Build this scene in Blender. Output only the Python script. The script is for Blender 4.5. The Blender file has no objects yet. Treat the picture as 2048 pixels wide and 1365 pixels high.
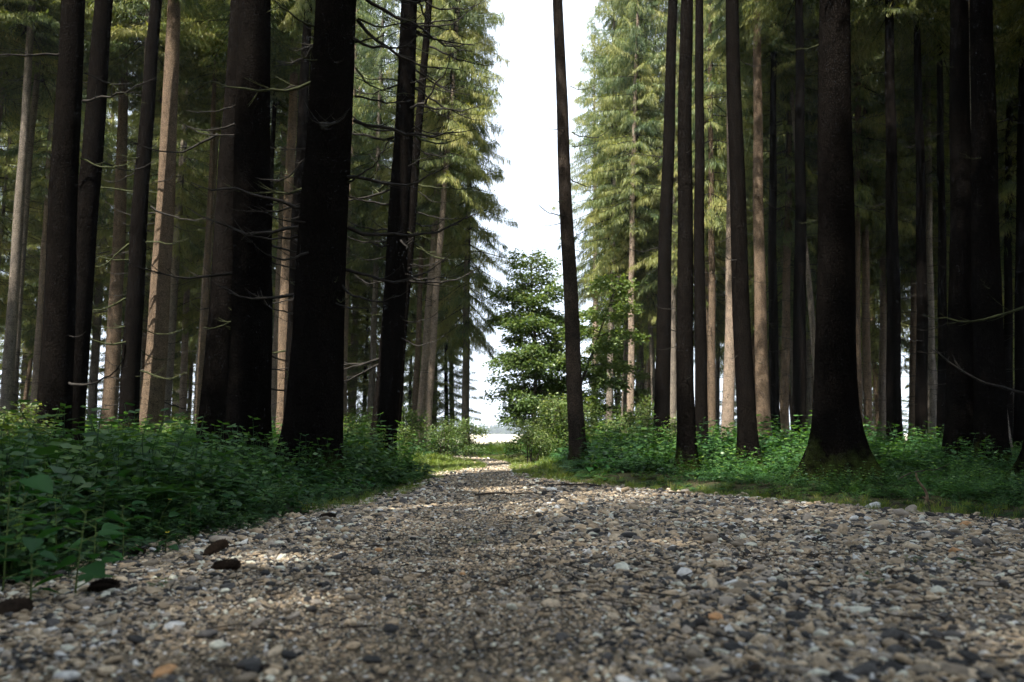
import bpy, math, random
import numpy as np
from mathutils import Vector, Matrix

R_ = math.radians
rng = np.random.default_rng(7)
random.seed(7)
scene = bpy.context.scene
COL = scene.collection

# ------------------------------------------------------------------ camera
PITCH = R_(7.15); FPX = 1479.0; EYE = 0.82
cam_d = bpy.data.cameras.new('camera'); cam = bpy.data.objects.new('camera', cam_d)
COL.objects.link(cam); scene.camera = cam
cam_d.sensor_width = 36; cam_d.lens = FPX / 2048 * 36
cam.location = (0, 0, EYE); cam.rotation_euler = (math.pi / 2 + PITCH, 0, 0)
cam_d.clip_start = 0.05; cam_d.clip_end = 6000
cam_d.dof.use_dof = True; cam_d.dof.focus_distance = 6.5; cam_d.dof.aperture_fstop = 3.2

# ------------------------------------------------------------------ sky, sun, exposure
SUN_EL = R_(55); SUN_AZ = R_(-152)          # azimuth from +Y, clockwise positive: behind left
world = bpy.data.worlds.new('World'); scene.world = world; world.use_nodes = True
wn = world.node_tree; wn.nodes.clear()
sky = wn.nodes.new('ShaderNodeTexSky'); sky.sky_type = 'NISHITA'; sky.sun_disc = False
sky.sun_elevation = SUN_EL; sky.sun_rotation = SUN_AZ
sky.air_density = 1.0; sky.dust_density = 1.5; sky.ozone_density = 1.0
# thin bright cloud over the blue, the same all round
cn = wn.nodes.new('ShaderNodeTexNoise'); cn.inputs['Scale'].default_value = 2.2; cn.inputs['Detail'].default_value = 6
cr = wn.nodes.new('ShaderNodeValToRGB'); cr.color_ramp.elements[0].position = .25; cr.color_ramp.elements[0].color = (.72, .72, .72, 1); cr.color_ramp.elements[1].position = .75; cr.color_ramp.elements[1].color = (1, 1, 1, 1)
tcw = wn.nodes.new('ShaderNodeTexCoord'); wn.links.new(tcw.outputs['Generated'], cn.inputs['Vector']); wn.links.new(cn.outputs['Fac'], cr.inputs[0])
hsv = wn.nodes.new('ShaderNodeMix'); hsv.data_type = 'RGBA'; hsv.inputs[7].default_value = (9.0, 10.1, 11.6, 1)
wn.links.new(cr.outputs[0], hsv.inputs[0])
bg = wn.nodes.new('ShaderNodeBackground'); bg.inputs['Strength'].default_value = 0.07
wo = wn.nodes.new('ShaderNodeOutputWorld')
wn.links.new(sky.outputs[0], hsv.inputs[6]); wn.links.new(hsv.outputs[2], bg.inputs[0]); wn.links.new(bg.outputs[0], wo.inputs[0])
sun_d = bpy.data.lights.new('sun', 'SUN'); sun_d.energy = 5.0; sun_d.angle = R_(0.6); sun_d.color = (1.0, 0.94, 0.82)
sun = bpy.data.objects.new('sun', sun_d); COL.objects.link(sun)
sdir = Vector((math.sin(SUN_AZ) * math.cos(SUN_EL), math.cos(SUN_AZ) * math.cos(SUN_EL), math.sin(SUN_EL)))
sun.rotation_euler = sdir.to_track_quat('Z', 'Y').to_euler(); sun.location = (-20, -20, 60)
vs = scene.view_settings
vs.view_transform = 'Standard'; vs.look = 'None'; vs.gamma = 1; vs.exposure = 1.68; vs.use_curve_mapping = False
cy = scene.cycles
cy.use_denoising = True; cy.use_adaptive_sampling = True; cy.adaptive_threshold = 0.02
cy.max_bounces = 6; cy.diffuse_bounces = 3; cy.glossy_bounces = 2; cy.transmission_bounces = 3
cy.transparent_max_bounces = 4; cy.volume_bounces = 0
cy.sample_clamp_indirect = 6; cy.caustics_reflective = False; cy.caustics_refractive = False

# ------------------------------------------------------------------ helpers
cP, sP = math.cos(PITCH), math.sin(PITCH)
def ray(x, y):
    a = (x - 1024) / FPX; b = (682.5 - y) / FPX
    return np.array([a, cP - b * sP, sP + b * cP])
def at_depth(x, y, D):
    d = ray(x, y); k = D / d[1]
    return np.array([d[0] * k, D, EYE + d[2] * k])
def gz0(y):
    y = np.asarray(y, float); k = 1.3
    t = np.clip((8.4 - y) / k, -40, 40)
    z = 0.056 * k * np.log1p(np.exp(t))
    return np.minimum(z, 0.52)
def smooth(a, b, x):
    t = np.clip((np.asarray(x, float) - a) / (b - a), 0, 1); return t * t * (3 - 2 * t)
# road edges as x(y)
LE = np.array([[-30, 26], [-10, 9], [-6, 4], [-3.5, .8], [-2, -.9], [0, -1.30], [1.9, -1.34], [3.5, -1.42], [5.8, -1.52], [8, -1.55], [10.5, -1.42], [13, -1.3], [15, -1.32], [16.6, -1.2], [18, -.72], [20, -.8], [22, -.98], [24, -1.5], [26, -2.6], [28, -4.2], [31, -7]])
RE = np.array([[-30, 34], [-10, 17], [-6, 11], [-3.5, 7], [-2, 4.6], [0, 3.5], [3, 3.55], [5.5, 3.7], [8, 3.3], [10, 2.4], [12, 1.2], [13.5, .45], [15, .05], [18, .03], [20, .08], [22, -.1], [24, -.55], [26, -1.5], [28, -3.0], [31, -5.6]])
def ledge(y): return np.interp(y, LE[:, 0], LE[:, 1])
def redge(y): return np.interp(y, RE[:, 0], RE[:, 1])
def vnoise(x, y, s=1.0):
    x = np.asarray(x, float) * s; y = np.asarray(y, float) * s
    return (np.sin(1.7 * x + 2.3 * y + .5) + np.sin(2.9 * x - 1.3 * y + 1.9) + np.sin(-1.1 * x + 3.7 * y + 4.2) + np.sin(4.3 * x + 0.7 * y + 2.2)) / 4
def gz(x, y):
    x = np.asarray(x, float); y = np.asarray(y, float)
    off = np.maximum(ledge(y) - x, x - redge(y))
    z = gz0(y)
    z = z + smooth(0.1, 1.6, off) * (0.07 + 0.06 * vnoise(x, y, .6)) * smooth(70, 40, y)
    crown = np.clip(-off, 0, 2) * 0.012
    rut = -0.022 * np.exp(-((x + 0.35) / .28) ** 2) * smooth(14, 10, y)
    return z + np.where(off < 0, crown + rut + 0.008 * vnoise(x, y, 2.5), 0)
def ground_hit(x, y):
    d = ray(x, y); o = np.array([0, 0, EYE])
    t = 0.5
    for _ in range(4000):
        p = o + d * t
        if p[2] <= gz(p[0], p[1]): return p
        t += 0.004 * max(1, t)
    return p

def new_mesh(name, V, F, mats=(), midx=None, smooth_=False, attrs=None):
    me = bpy.data.meshes.new(name)
    V = np.asarray(V, np.float32)
    if isinstance(F, np.ndarray):
        n, k = F.shape
        me.vertices.add(len(V)); me.vertices.foreach_set('co', V.ravel())
        me.loops.add(n * k); me.loops.foreach_set('vertex_index', F.astype(np.int32).ravel())
        me.polygons.add(n)
        me.polygons.foreach_set('loop_start', np.arange(0, n * k, k, dtype=np.int32))
        try: me.polygons.foreach_set('loop_total', np.full(n, k, np.int32))
        except Exception: pass
    else:
        me.from_pydata(V.tolist(), [], F)
    for m in mats: me.materials.append(m)
    if midx is not None: me.polygons.foreach_set('material_index', np.asarray(midx, np.int32))
    if attrs:
        for an, av in attrs.items():
            a = me.attributes.new(an, 'FLOAT', 'POINT'); a.data.foreach_set('value', np.asarray(av, np.float32))
    me.update(calc_edges=True); me.validate()
    if smooth_: me.polygons.foreach_set('use_smooth', np.ones(len(me.polygons), bool))
    return me
def obj(name, me, parent=None, loc=(0, 0, 0), rot=(0, 0, 0), scale=(1, 1, 1)):
    o = bpy.data.objects.new(name, me); COL.objects.link(o)
    o.location = loc; o.rotation_euler = rot; o.scale = scale
    if parent is not None: o.parent = parent
    return o
def tag(o, label=None, cat=None, group=None, kind=None):
    if label: o['label'] = label
    if cat: o['category'] = cat
    if group: o['group'] = group
    if kind: o['kind'] = kind
    return o
class Acc:
    """collects quads with a tint and a material index"""
    def __init__(s): s.V = []; s.F = []; s.T = []; s.M = []; s.n = 0
    def add(s, V, F, tint=.5, mat=0):
        V = np.asarray(V, float).reshape(-1, 3); F = np.asarray(F, int)
        s.V.append(V); s.F.append(F + s.n); s.n += len(V)
        s.T.append(np.broadcast_to(np.asarray(tint, float), (len(V),))); s.M.append(np.full(len(F), mat))
    def kites(s, P, D, S, l, w, tint=.5, mat=0, mid=0.45):
        n = len(P)
        l = np.broadcast_to(np.asarray(l, float), (n,))[:, None]; w = np.broadcast_to(np.asarray(w, float), (n,))[:, None]
        V = np.stack([P, P + D * l * mid + S * w * .5, P + D * l, P + D * l * mid - S * w * .5], 1).reshape(-1, 3)
        F = np.arange(4 * n).reshape(n, 4)
        t = np.repeat(np.broadcast_to(np.asarray(tint, float), (n,)), 4)
        s.add(V, F, t, mat)
    def tube(s, pts, rad, k=5, tint=.5, mat=0, cap=False):
        pts = np.asarray(pts, float); m = len(pts)
        rad = np.broadcast_to(np.asarray(rad, float), (m,))
        T = np.gradient(pts, axis=0); T /= np.linalg.norm(T, axis=1)[:, None] + 1e-9
        up = np.array([0, 0, 1.0]) if abs(T[0][2]) < .8 else np.array([1.0, 0, 0])
        A = np.cross(T, up); A /= np.linalg.norm(A, axis=1)[:, None] + 1e-9
        B = np.cross(A, T)
        an = np.linspace(0, 2 * math.pi, k, endpoint=False)
        V = pts[:, None, :] + rad[:, None, None] * (np.cos(an)[None, :, None] * A[:, None, :] + np.sin(an)[None, :, None] * B[:, None, :])
        i = np.arange(m - 1)[:, None] * k; j = np.arange(k)[None, :]; j2 = (j + 1) % k
        F = np.stack([i + j, i + j2, i + k + j2, i + k + j], -1).reshape(-1, 4)
        s.add(V.reshape(-1, 3), F, tint, mat)
        if cap:
            e = (m - 1) * k + s.n - m * k
            c = len(V.reshape(-1, 3))
    def mesh(s, name, mats, smooth_=False):
        return new_mesh(name, np.concatenate(s.V), np.concatenate(s.F), mats, np.concatenate(s.M), smooth_, {'tint': np.concatenate(s.T)})
def unit(a): return a / (np.linalg.norm(a, axis=-1, keepdims=True) + 1e-9)

# ------------------------------------------------------------------ materials
def mat(name):
    m = bpy.data.materials.new(name); m.use_nodes = True
    nt = m.node_tree; nt.nodes.clear()
    out = nt.nodes.new('ShaderNodeOutputMaterial')
    return m, nt, out
def N(nt, t, **kw):
    n = nt.nodes.new(t)
    for k, v in kw.items():
        if k in n.inputs: n.inputs[k].default_value = v
        else: setattr(n, k, v)
    return n
def ramp(nt, stops, interp='LINEAR'):
    r = nt.nodes.new('ShaderNodeValToRGB'); r.color_ramp.interpolation = interp
    e = r.color_ramp.elements
    while len(e) < len(stops): e.new(.5)
    for i, (p, c) in enumerate(stops): e[i].position = p; e[i].color = (*c, 1)
    return r
def leaf_mat(name, stops, transl=.35, instancer=False, gloss=.04, per_obj=.25):
    m, nt, out = mat(name); L = nt.links.new
    at = N(nt, 'ShaderNodeAttribute', attribute_name='tint', attribute_type='GEOMETRY')
    oi = N(nt, 'ShaderNodeObjectInfo')
    mx = N(nt, 'ShaderNodeMath', operation='MULTIPLY_ADD'); mx.inputs[1].default_value = per_obj; 
    sub = N(nt, 'ShaderNodeMath', operation='SUBTRACT'); sub.inputs[1].default_value = .5
    if instancer:
        ai = N(nt, 'ShaderNodeAttribute', attribute_name='itint', attribute_type='INSTANCER'); L(ai.outputs['Fac'], sub.inputs[0])
    else: L(oi.outputs['Random'], sub.inputs[0])
    L(sub.outputs[0], mx.inputs[0]); L(at.outputs['Fac'], mx.inputs[2])
    rp = ramp(nt, stops); L(mx.outputs[0], rp.inputs[0])
    d = N(nt, 'ShaderNodeBsdfDiffuse'); t = N(nt, 'ShaderNodeBsdfTranslucent'); g = N(nt, 'ShaderNodeBsdfGlossy', Roughness=.45)
    g.inputs['Color'].default_value = (.8, .85, .8, 1)
    br = N(nt, 'ShaderNodeMix', data_type='RGBA', blend_type='MULTIPLY'); br.inputs[0].default_value = 1
    L(rp.outputs[0], br.inputs[6]); br.inputs[7].default_value = (1.25, 1.3, .55, 1)
    L(rp.outputs[0], d.inputs[0]); L(br.outputs[2], t.inputs[0])
    a = N(nt, 'ShaderNodeMixShader'); a.inputs[0].default_value = transl; L(d.outputs[0], a.inputs[1]); L(t.outputs[0], a.inputs[2])
    b = N(nt, 'ShaderNodeMixShader'); b.inputs[0].default_value = gloss; L(a.outputs[0], b.inputs[1]); L(g.outputs[0], b.inputs[2])
    L(b.outputs[0], out.inputs[0]); return m
M = {}
M['needle'] = leaf_mat('spruce_needles', [(0, (.024, .052, .034)), (.4, (.09, .128, .048)), (.75, (.20, .215, .066)), (1, (.28, .26, .095))], .3, gloss=.02, per_obj=.3)  # lowest stop holds the blue-green of shaded boughs, upper ones the yellow-green tips
M['leaf'] = leaf_mat('broad_leaves', [(0, (.04, .08, .027)), (.5, (.10, .155, .045)), (1, (.21, .235, .08))], .42, gloss=.03)
M['herb'] = leaf_mat('herb_leaves', [(0, (.014, .05, .024)), (.5, (.032, .09, .026)), (.8, (.075, .155, .032)), (1, (.16, .23, .04))], .38, instancer=True, per_obj=.5)
M['plant'] = leaf_mat('plant_leaves', [(0, (.015, .065, .022)), (.5, (.032, .105, .028)), (1, (.08, .16, .035))], .38, per_obj=.4, gloss=.015)
M['grass'] = leaf_mat('grass_blades', [(0, (.08, .135, .025)), (.5, (.16, .23, .035)), (.85, (.28, .31, .06)), (1, (.4, .35, .14))], .42, instancer=True, per_obj=.5)

def bark_mat(name, scale=1., moss=True):
    m, nt, out = mat(name); L = nt.links.new
    tc = N(nt, 'ShaderNodeTexCoord'); mp = N(nt, 'ShaderNodeMapping'); mp.inputs['Scale'].default_value = (1, 1, .55)
    L(tc.outputs['Object'], mp.inputs['Vector'])
    oi = N(nt, 'ShaderNodeObjectInfo')
    vo = N(nt, 'ShaderNodeTexVoronoi', Scale=34 * scale, feature='DISTANCE_TO_EDGE'); L(mp.outputs[0], vo.inputs['Vector'])
    no = N(nt, 'ShaderNodeTexNoise', Scale=9 * scale, Detail=8, Roughness=.7); L(mp.outputs[0], no.inputs['Vector'])
    nb = N(nt, 'ShaderNodeTexNoise', Scale=2.2, Detail=8, Roughness=.65); L(tc.outputs['Object'], nb.inputs['Vector'])
    add = N(nt, 'ShaderNodeVectorMath', operation='ADD')
    nv = N(nt, 'ShaderNodeVectorMath', operation='SCALE'); nv.inputs['Scale'].default_value = .05
    L(no.outputs['Color'], nv.inputs[0]); L(mp.outputs[0], add.inputs[0]); L(nv.outputs[0], add.inputs[1]); L(add.outputs[0], vo.inputs['Vector'])
    ed = ramp(nt, [(0, (.25, .25, .25)), (.10, (.8, .8, .8)), (.35, (1, 1, 1))]); L(vo.outputs['Distance'], ed.inputs[0])
    nr = ramp(nt, [(.25, (.55, .55, .55)), (.5, (.95, .95, .95)), (.75, (1.35, 1.3, 1.25))]); L(no.outputs['Fac'], nr.inputs[0])
    br = ramp(nt, [(.3, (.78, .76, .76)), (.7, (1.15, 1.1, 1.02))]); L(nb.outputs['Fac'], br.inputs[0])
    def mul(a, b):
        x = N(nt, 'ShaderNodeMix', data_type='RGBA', blend_type='MULTIPLY'); x.inputs[0].default_value = 1
        L(a, x.inputs[6]); L(b, x.inputs[7]); return x.outputs[2]
    c = mul(mul(mul(oi.outputs['Color'], ed.outputs[0]), nr.outputs[0]), br.outputs[0])
    # dark branch scars
    kn = N(nt, 'ShaderNodeTexVoronoi', Scale=5.5); km = N(nt, 'ShaderNodeMapping'); km.inputs['Scale'].default_value = (1, 1, .62)
    L(tc.outputs['Object'], km.inputs[0]); L(km.outputs[0], kn.inputs['Vector'])
    kr = ramp(nt, [(.07, (.4, .36, .33)), (.13, (1, 1, 1))]); L(kn.outputs['Distance'], kr.inputs[0])
    c = mul(c, kr.outputs[0])
    bs = N(nt, 'ShaderNodeBsdfPrincipled', Roughness=1); bs.inputs['Specular IOR Level'].default_value = .0
    if moss:
        sx = N(nt, 'ShaderNodeSeparateXYZ'); L(tc.outputs['Object'], sx.inputs[0])
        mr = N(nt, 'ShaderNodeMapRange'); mr.inputs['From Min'].default_value = 1.5; mr.inputs['From Max'].default_value = .0
        L(sx.outputs['Z'], mr.inputs['Value']); ms = N(nt, 'ShaderNodeMath', operation='MULTIPLY_ADD'); L(oi.outputs['Alpha'], ms.inputs[0]); ms.inputs[1].default_value = 1.2; ms.inputs[2].default_value = 1.4; L(ms.outputs[0], mr.inputs['From Min'])
        mm = N(nt, 'ShaderNodeMath', operation='MULTIPLY'); L(mr.outputs[0], mm.inputs[0]); L(nb.outputs['Fac'], mm.inputs[1])
        mra = ramp(nt, [(.3, (0, 0, 0)), (.48, (1, 1, 1))]); L(mm.outputs[0], mra.inputs[0])
        mc = N(nt, 'ShaderNodeMix', data_type='RGBA'); L(mra.outputs[0], mc.inputs[0]); L(c, mc.inputs[6]); mco = N(nt, 'ShaderNodeMix', data_type='RGBA'); L(oi.outputs['Alpha'], mco.inputs[0]); mco.inputs[6].default_value = (.03, .042, .012, 1); mco.inputs[7].default_value = (.12, .15, .025, 1); L(mco.outputs[2], mc.inputs[7])
        c = mc.outputs[2]
    L(c, bs.inputs['Base Color'])
    bm = N(nt, 'ShaderNodeBump', Strength=.9, Distance=.02); L(ed.outputs[0], bm.inputs['Height'])
    b2 = N(nt, 'ShaderNodeBump', Strength=.6, Distance=.03); L(no.outputs['Fac'], b2.inputs['Height']); L(bm.outputs[0], b2.inputs['Normal'])
    L(b2.outputs[0], bs.inputs['Normal']); L(bs.outputs[0], out.inputs[0]); return m
M['bark'] = bark_mat('spruce_bark')
def plain(name, col, rough=.9, nscale=20, var=.35):
    m, nt, out = mat(name); L = nt.links.new
    tc = N(nt, 'ShaderNodeTexCoord'); no = N(nt, 'ShaderNodeTexNoise', Scale=nscale, Detail=6); L(tc.outputs['Object'], no.inputs['Vector'])
    lo = tuple(c * (1 - var) for c in col); hi = tuple(c * (1 + var) for c in col)
    r = ramp(nt, [(.3, lo), (.7, hi)]); L(no.outputs['Fac'], r.inputs[0])
    bs = N(nt, 'ShaderNodeBsdfPrincipled', Roughness=rough); bs.inputs['Specular IOR Level'].default_value = .2
    L(r.outputs[0], bs.inputs['Base Color'])
    bm = N(nt, 'ShaderNodeBump', Strength=.5, Distance=.01); L(no.outputs['Fac'], bm.inputs['Height']); L(bm.outputs[0], bs.inputs['Normal'])
    L(bs.outputs[0], out.inputs[0]); return m
M['twig'] = plain('dead_twig_wood', (.02, .0175, .0155), var=.5)  # near-black: the backlit look is put into the twig colour
M['mosstwig'] = plain('mossy_dead_wood', (.035, .04, .016), var=.5)
M['stem'] = plain('green_stem', (.09, .13, .04))
M['wood'] = plain('dark_limb_bark', (.06, .05, .042))
M['cone'] = plain('cone_brown', (.04, .027, .019), nscale=60, var=.5)
M['stick'] = plain('fallen_stick_wood', (.055, .045, .038), nscale=30, var=.5)
M['paletwig'] = plain('pale_stick_wood', (.24, .17, .12), nscale=30, var=.4)
M['yellow'] = plain('yellow_petal', (.75, .6, .06), var=.1)

STONES = [(p, tuple(min(.75, v * k) for v, k in zip(c, (1.74, 1.62, 1.48)))) for p, c in [(0, (.025, .027, .031)), (.15, (.06, .062, .068)), (.28, (.15, .135, .115)), (.40, (.23, .195, .15)), (.54, (.30, .25, .19)), (.66, (.24, .225, .21)), (.78, (.38, .335, .27)), (.88, (.50, .47, .44)), (.94, (.66, .63, .60)), (.98, (.36, .22, .12))]]
def stone_mat(name, instancer):
    m, nt, out = mat(name); L = nt.links.new
    if instancer:
        ai = N(nt, 'ShaderNodeAttribute', attribute_name='itint', attribute_type='INSTANCER'); src = ai.outputs['Fac']
    else:
        oi = N(nt, 'ShaderNodeObjectInfo'); src = oi.outputs['Random']
    r = ramp(nt, STONES, 'CONSTANT'); L(src, r.inputs[0])
    tc = N(nt, 'ShaderNodeTexCoord'); no = N(nt, 'ShaderNodeTexNoise', Scale=2.2, Detail=7, Roughness=.65); L(tc.outputs['Object'], no.inputs['Vector'])
    vr = ramp(nt, [(.3, (.6, .6, .6)), (.65, (1.2, 1.18, 1.15))]); L(no.outputs['Fac'], vr.inputs[0])
    mx = N(nt, 'ShaderNodeMix', data_type='RGBA', blend_type='MULTIPLY'); mx.inputs[0].default_value = 1; L(r.outputs[0], mx.inputs[6]); L(vr.outputs[0], mx.inputs[7])
    bs = N(nt, 'ShaderNodeBsdfPrincipled', Roughness=.8); bs.inputs['Specular IOR Level'].default_value = .3
    L(mx.outputs[2], bs.inputs['Base Color'])
    bm = N(nt, 'ShaderNodeBump', Strength=.35, Distance=.05); L(no.outputs['Fac'], bm.inputs['Height']); L(bm.outputs[0], bs.inputs['Normal'])
    L(bs.outputs[0], out.inputs[0]); return m
M['stone_i'] = stone_mat('gravel_stone', True); M['stone_o'] = stone_mat('pebble_stone', False)
def ground_mat(name, stops, s1, s2, bump=.03):
    m, nt, out = mat(name); L = nt.links.new
    tc = N(nt, 'ShaderNodeTexCoord')
    a = N(nt, 'ShaderNodeTexNoise', Scale=s1, Detail=8, Roughness=.7); b = N(nt, 'ShaderNodeTexNoise', Scale=s2, Detail=8, Roughness=.75)
    L(tc.outputs['Object'], a.inputs['Vector']); L(tc.outputs['Object'], b.inputs['Vector'])
    mm = N(nt, 'ShaderNodeMath', operation='MULTIPLY_ADD'); mm.inputs[1].default_value = .55; L(a.outputs['Fac'], mm.inputs[0])
    h = N(nt, 'ShaderNodeMath', operation='MULTIPLY'); h.inputs[1].default_value = .45; L(b.outputs['Fac'], h.inputs[0]); L(h.outputs[0], mm.inputs[2])
    r = ramp(nt, stops); L(mm.outputs[0], r.inputs[0])
    bs = N(nt, 'ShaderNodeBsdfPrincipled', Roughness=.95); bs.inputs['Specular IOR Level'].default_value = .1
    L(r.outputs[0], bs.inputs['Base Color'])
    bm = N(nt, 'ShaderNodeBump', Strength=.8, Distance=bump); L(b.outputs['Fac'], bm.inputs['Height']); L(bm.outputs[0], bs.inputs['Normal'])
    L(bs.outputs[0], out.inputs[0]); return m
M['floor'] = ground_mat('forest_litter', [(.35, (.025, .022, .014)), (.5, (.05, .045, .025)), (.65, (.05, .075, .025))], 1.2, 22)
M['gravel'] = ground_mat('fine_gravel_dirt', [(.36, (.05, .041, .031)), (.5, (.19, .155, .112)), (.64, (.40, .34, .255))], 8, 140, .012)
M['field'] = ground_mat('ripe_grain_field', [(.35, (.52, .46, .34)), (.6, (.68, .62, .48))], .08, 3)
M['farwood'] = leaf_mat('far_wood_foliage', [(0, (.02, .035, .02)), (1, (.05, .07, .035))], .1)

# ------------------------------------------------------------------ setting: ground, road, field, far wood
def grid(xs, ys, zf, name, m):
    X, Y = np.meshgrid(xs, ys); Z = zf(X, Y)
    V = np.stack([X, Y, Z], -1).reshape(-1, 3); nx, ny = len(xs), len(ys)
    i = np.arange(ny - 1)[:, None] * nx + np.arange(nx - 1)[None, :]
    F = np.stack([i, i + 1, i + nx + 1, i + nx], -1).reshape(-1, 4)
    return new_mesh(name, V, F, [m], smooth_=True)
xs = np.unique(np.concatenate([np.linspace(-60, -12, 25), np.linspace(-12, 12, 121), np.linspace(12, 60, 25)]))
ys = np.unique(np.concatenate([np.linspace(-30, 0, 20), np.linspace(0, 32, 161), np.linspace(32, 52, 14)]))
floor = tag(obj('forest_floor', grid(xs, ys, lambda x, y: gz(x, y) - np.where((x > ledge(y)) & (x < redge(y)) & (y < 31), .03, 0), 'forest_floor', M['floor'])), kind='structure')
field = tag(obj('field', grid(np.linspace(-3000, 3000, 61), np.concatenate([np.linspace(-2500, 51, 20), np.linspace(60, 3000, 40)]), lambda x, y: -0.06 + 0 * x - 0.4 * smooth(45, 30, np.abs(x) * 0 + y) * smooth(80, 55, np.abs(x)), 'field', M['field'])), kind='structure')
# gravel road as a strip that follows its two edges
ry = np.concatenate([np.linspace(-12, 0, 20), np.linspace(.05, 31, 320)])
nu = 60
u = np.linspace(0, 1, nu)
wob = lambda y, s: .05 * np.sin(3.1 * y + s) + .035 * np.sin(7.7 * y + 2 * s) + .02 * np.sin(17 * y + s)
RX = np.array([(ledge(y) + wob(y, 1) - .04) + ((redge(y) + wob(y, 3) + .04) - (ledge(y) + wob(y, 1) - .04)) * u for y in ry]); RY = np.repeat(ry[:, None], nu, 1)
RZ = gz(RX, RY) + 0.006 - .02 * (np.abs(u - .5) * 2)[None, :] ** 12
i = np.arange(len(ry) - 1)[:, None] * nu + np.arange(nu - 1)[None, :]
road = tag(obj('gravel_road', new_mesh('gravel_road', np.stack([RX, RY, RZ], -1).reshape(-1, 3), np.stack([i, i + 1, i + nu + 1, i + nu], -1).reshape(-1, 4), [M['gravel']], smooth_=True)), kind='structure')
# far wood across the field
A = Acc()
for k in range(900):
    x = rng.uniform(-430, 430); y = 1200 + rng.uniform(0, 60); h = rng.uniform(11, 19); r = h * .2
    m = 26
    zz = rng.uniform(.05, 1, m) * h; an = rng.uniform(0, 2 * math.pi, m); rr = r * (1 - zz / h) + .3
    P = np.stack([x + np.cos(an) * rr * .3, y + np.sin(an) * rr * .3, zz - .2], 1)
    D = unit(np.stack([np.cos(an), np.sin(an), np.full(m, -.5)], 1)); S = unit(np.cross(D, [0, 0, 1]))
    A.kites(P, D, S, rr * 1.5 + .6, rr * 1.2 + .6, rng.uniform(0, 1, m))
    A.kites(np.array([[x, y, -.3]]), np.array([[0, 0, 1.]]), np.array([[1., 0, 0]]), h, r * 1.6, .4, mid=.2)
tag(obj('far_wood', A.mesh('far_wood', [M['farwood']])), 'far hazy wood beyond the pale field', 'wood', kind='stuff')

# ------------------------------------------------------------------ tree pieces
def crown_mesh(name, Hc, Rm, seed, dens=1.0, gap=.0):
    g = np.random.default_rng(seed); A = Acc()
    z = .15
    while z < Hc - .25:
        f = z / Hc
        prof = (1 - f) ** .75 * (0.55 + .45 * min(1, f / .16))
        nb = g.integers(3, 6) if f < .9 else 3
        a0 = g.uniform(0, 2 * math.pi)
        for b in range(nb):
            if g.random() < gap: continue
            az = a0 + b * 2 * math.pi / nb + g.normal(0, .25)
            L = Rm * prof * g.uniform(.65, 1.15) + .18
            e = R_(-22 + 52 * f + g.normal(0, 7)); zb = z + g.uniform(-.15, .15)
            out = np.array([math.cos(az), math.sin(az), 0]); lat = np.array([-math.sin(az), math.cos(az), 0])
            sag = .16 + .1 * (1 - f); curl = .16
            n = 7; t = np.linspace(0, 1, n)
            pth = lambda t: np.outer(L * t * math.cos(e), out) + np.outer(L * (t * math.sin(e) - sag * t * t * 1.3 + curl * t ** 4), [0, 0, 1]) + np.array([0, 0, zb])
            A.tube(pth(t), np.linspace(.03, .006, n) * (.5 + L / Rm * .5), 3, .3, 1)
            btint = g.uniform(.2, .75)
            m = max(4, int(L / .036 * dens)); t = np.sort(g.uniform(.14, 1, m)); P0 = pth(t)
            for sd in (-1, 1):
                ll = (.17 + .42 * (1 - t) ** .6 * min(1, L)) * g.uniform(.6, 1.25, m)
                D = unit(lat * sd * .9 + out * .55 + np.stack([g.normal(0, .12, m), g.normal(0, .12, m), g.normal(-.28, .15, m)], 1))
                for q in (.15, .4, .65, .95):
                    P = P0 + D * (ll * q)[:, None] + np.array([0, 0, -1]) * (ll * q * q * .35)[:, None]
                    H = unit(D * g.uniform(.1, .6, (m, 1)) + np.stack([g.normal(0, .2, m), g.normal(0, .2, m), -g.uniform(.5, 1.9, m)], 1))
                    S = unit(np.cross(H, g.normal(0, 1, (m, 3))))
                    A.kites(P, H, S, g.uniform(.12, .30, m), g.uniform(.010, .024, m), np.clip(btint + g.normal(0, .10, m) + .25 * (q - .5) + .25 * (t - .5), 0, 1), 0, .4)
            # ridge sprigs along the bough
            H = unit(np.gradient(P0, axis=0) + g.normal(0, .25, (m, 3)) * .08 + np.outer(np.full(m, .02), [0, 0, 1])); S = unit(np.cross(H, [0, 0, 1]) + g.normal(0, .4, (m, 3)))
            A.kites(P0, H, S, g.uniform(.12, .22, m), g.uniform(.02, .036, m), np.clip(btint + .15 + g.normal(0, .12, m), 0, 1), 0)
        z += g.uniform(.22, .42) * (1.0 if f < .7 else .8)
    top = np.array([[0, 0, 0], [0, 0, Hc]]); A.tube(top, [.05, .01], 4, .3, 1)
    return A.mesh(name, [M['needle'], M['twig']])
CR = [crown_mesh('crown', 16, 2.5, 100 + k, 1.0, gap=(.0, .05, .12, .05, .2)[k]) for k in range(5)]
CRS = crown_mesh('crown', 17, 2.6, 133, .8, gap=.38)      # thin crown of the far corridor spruce

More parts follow.
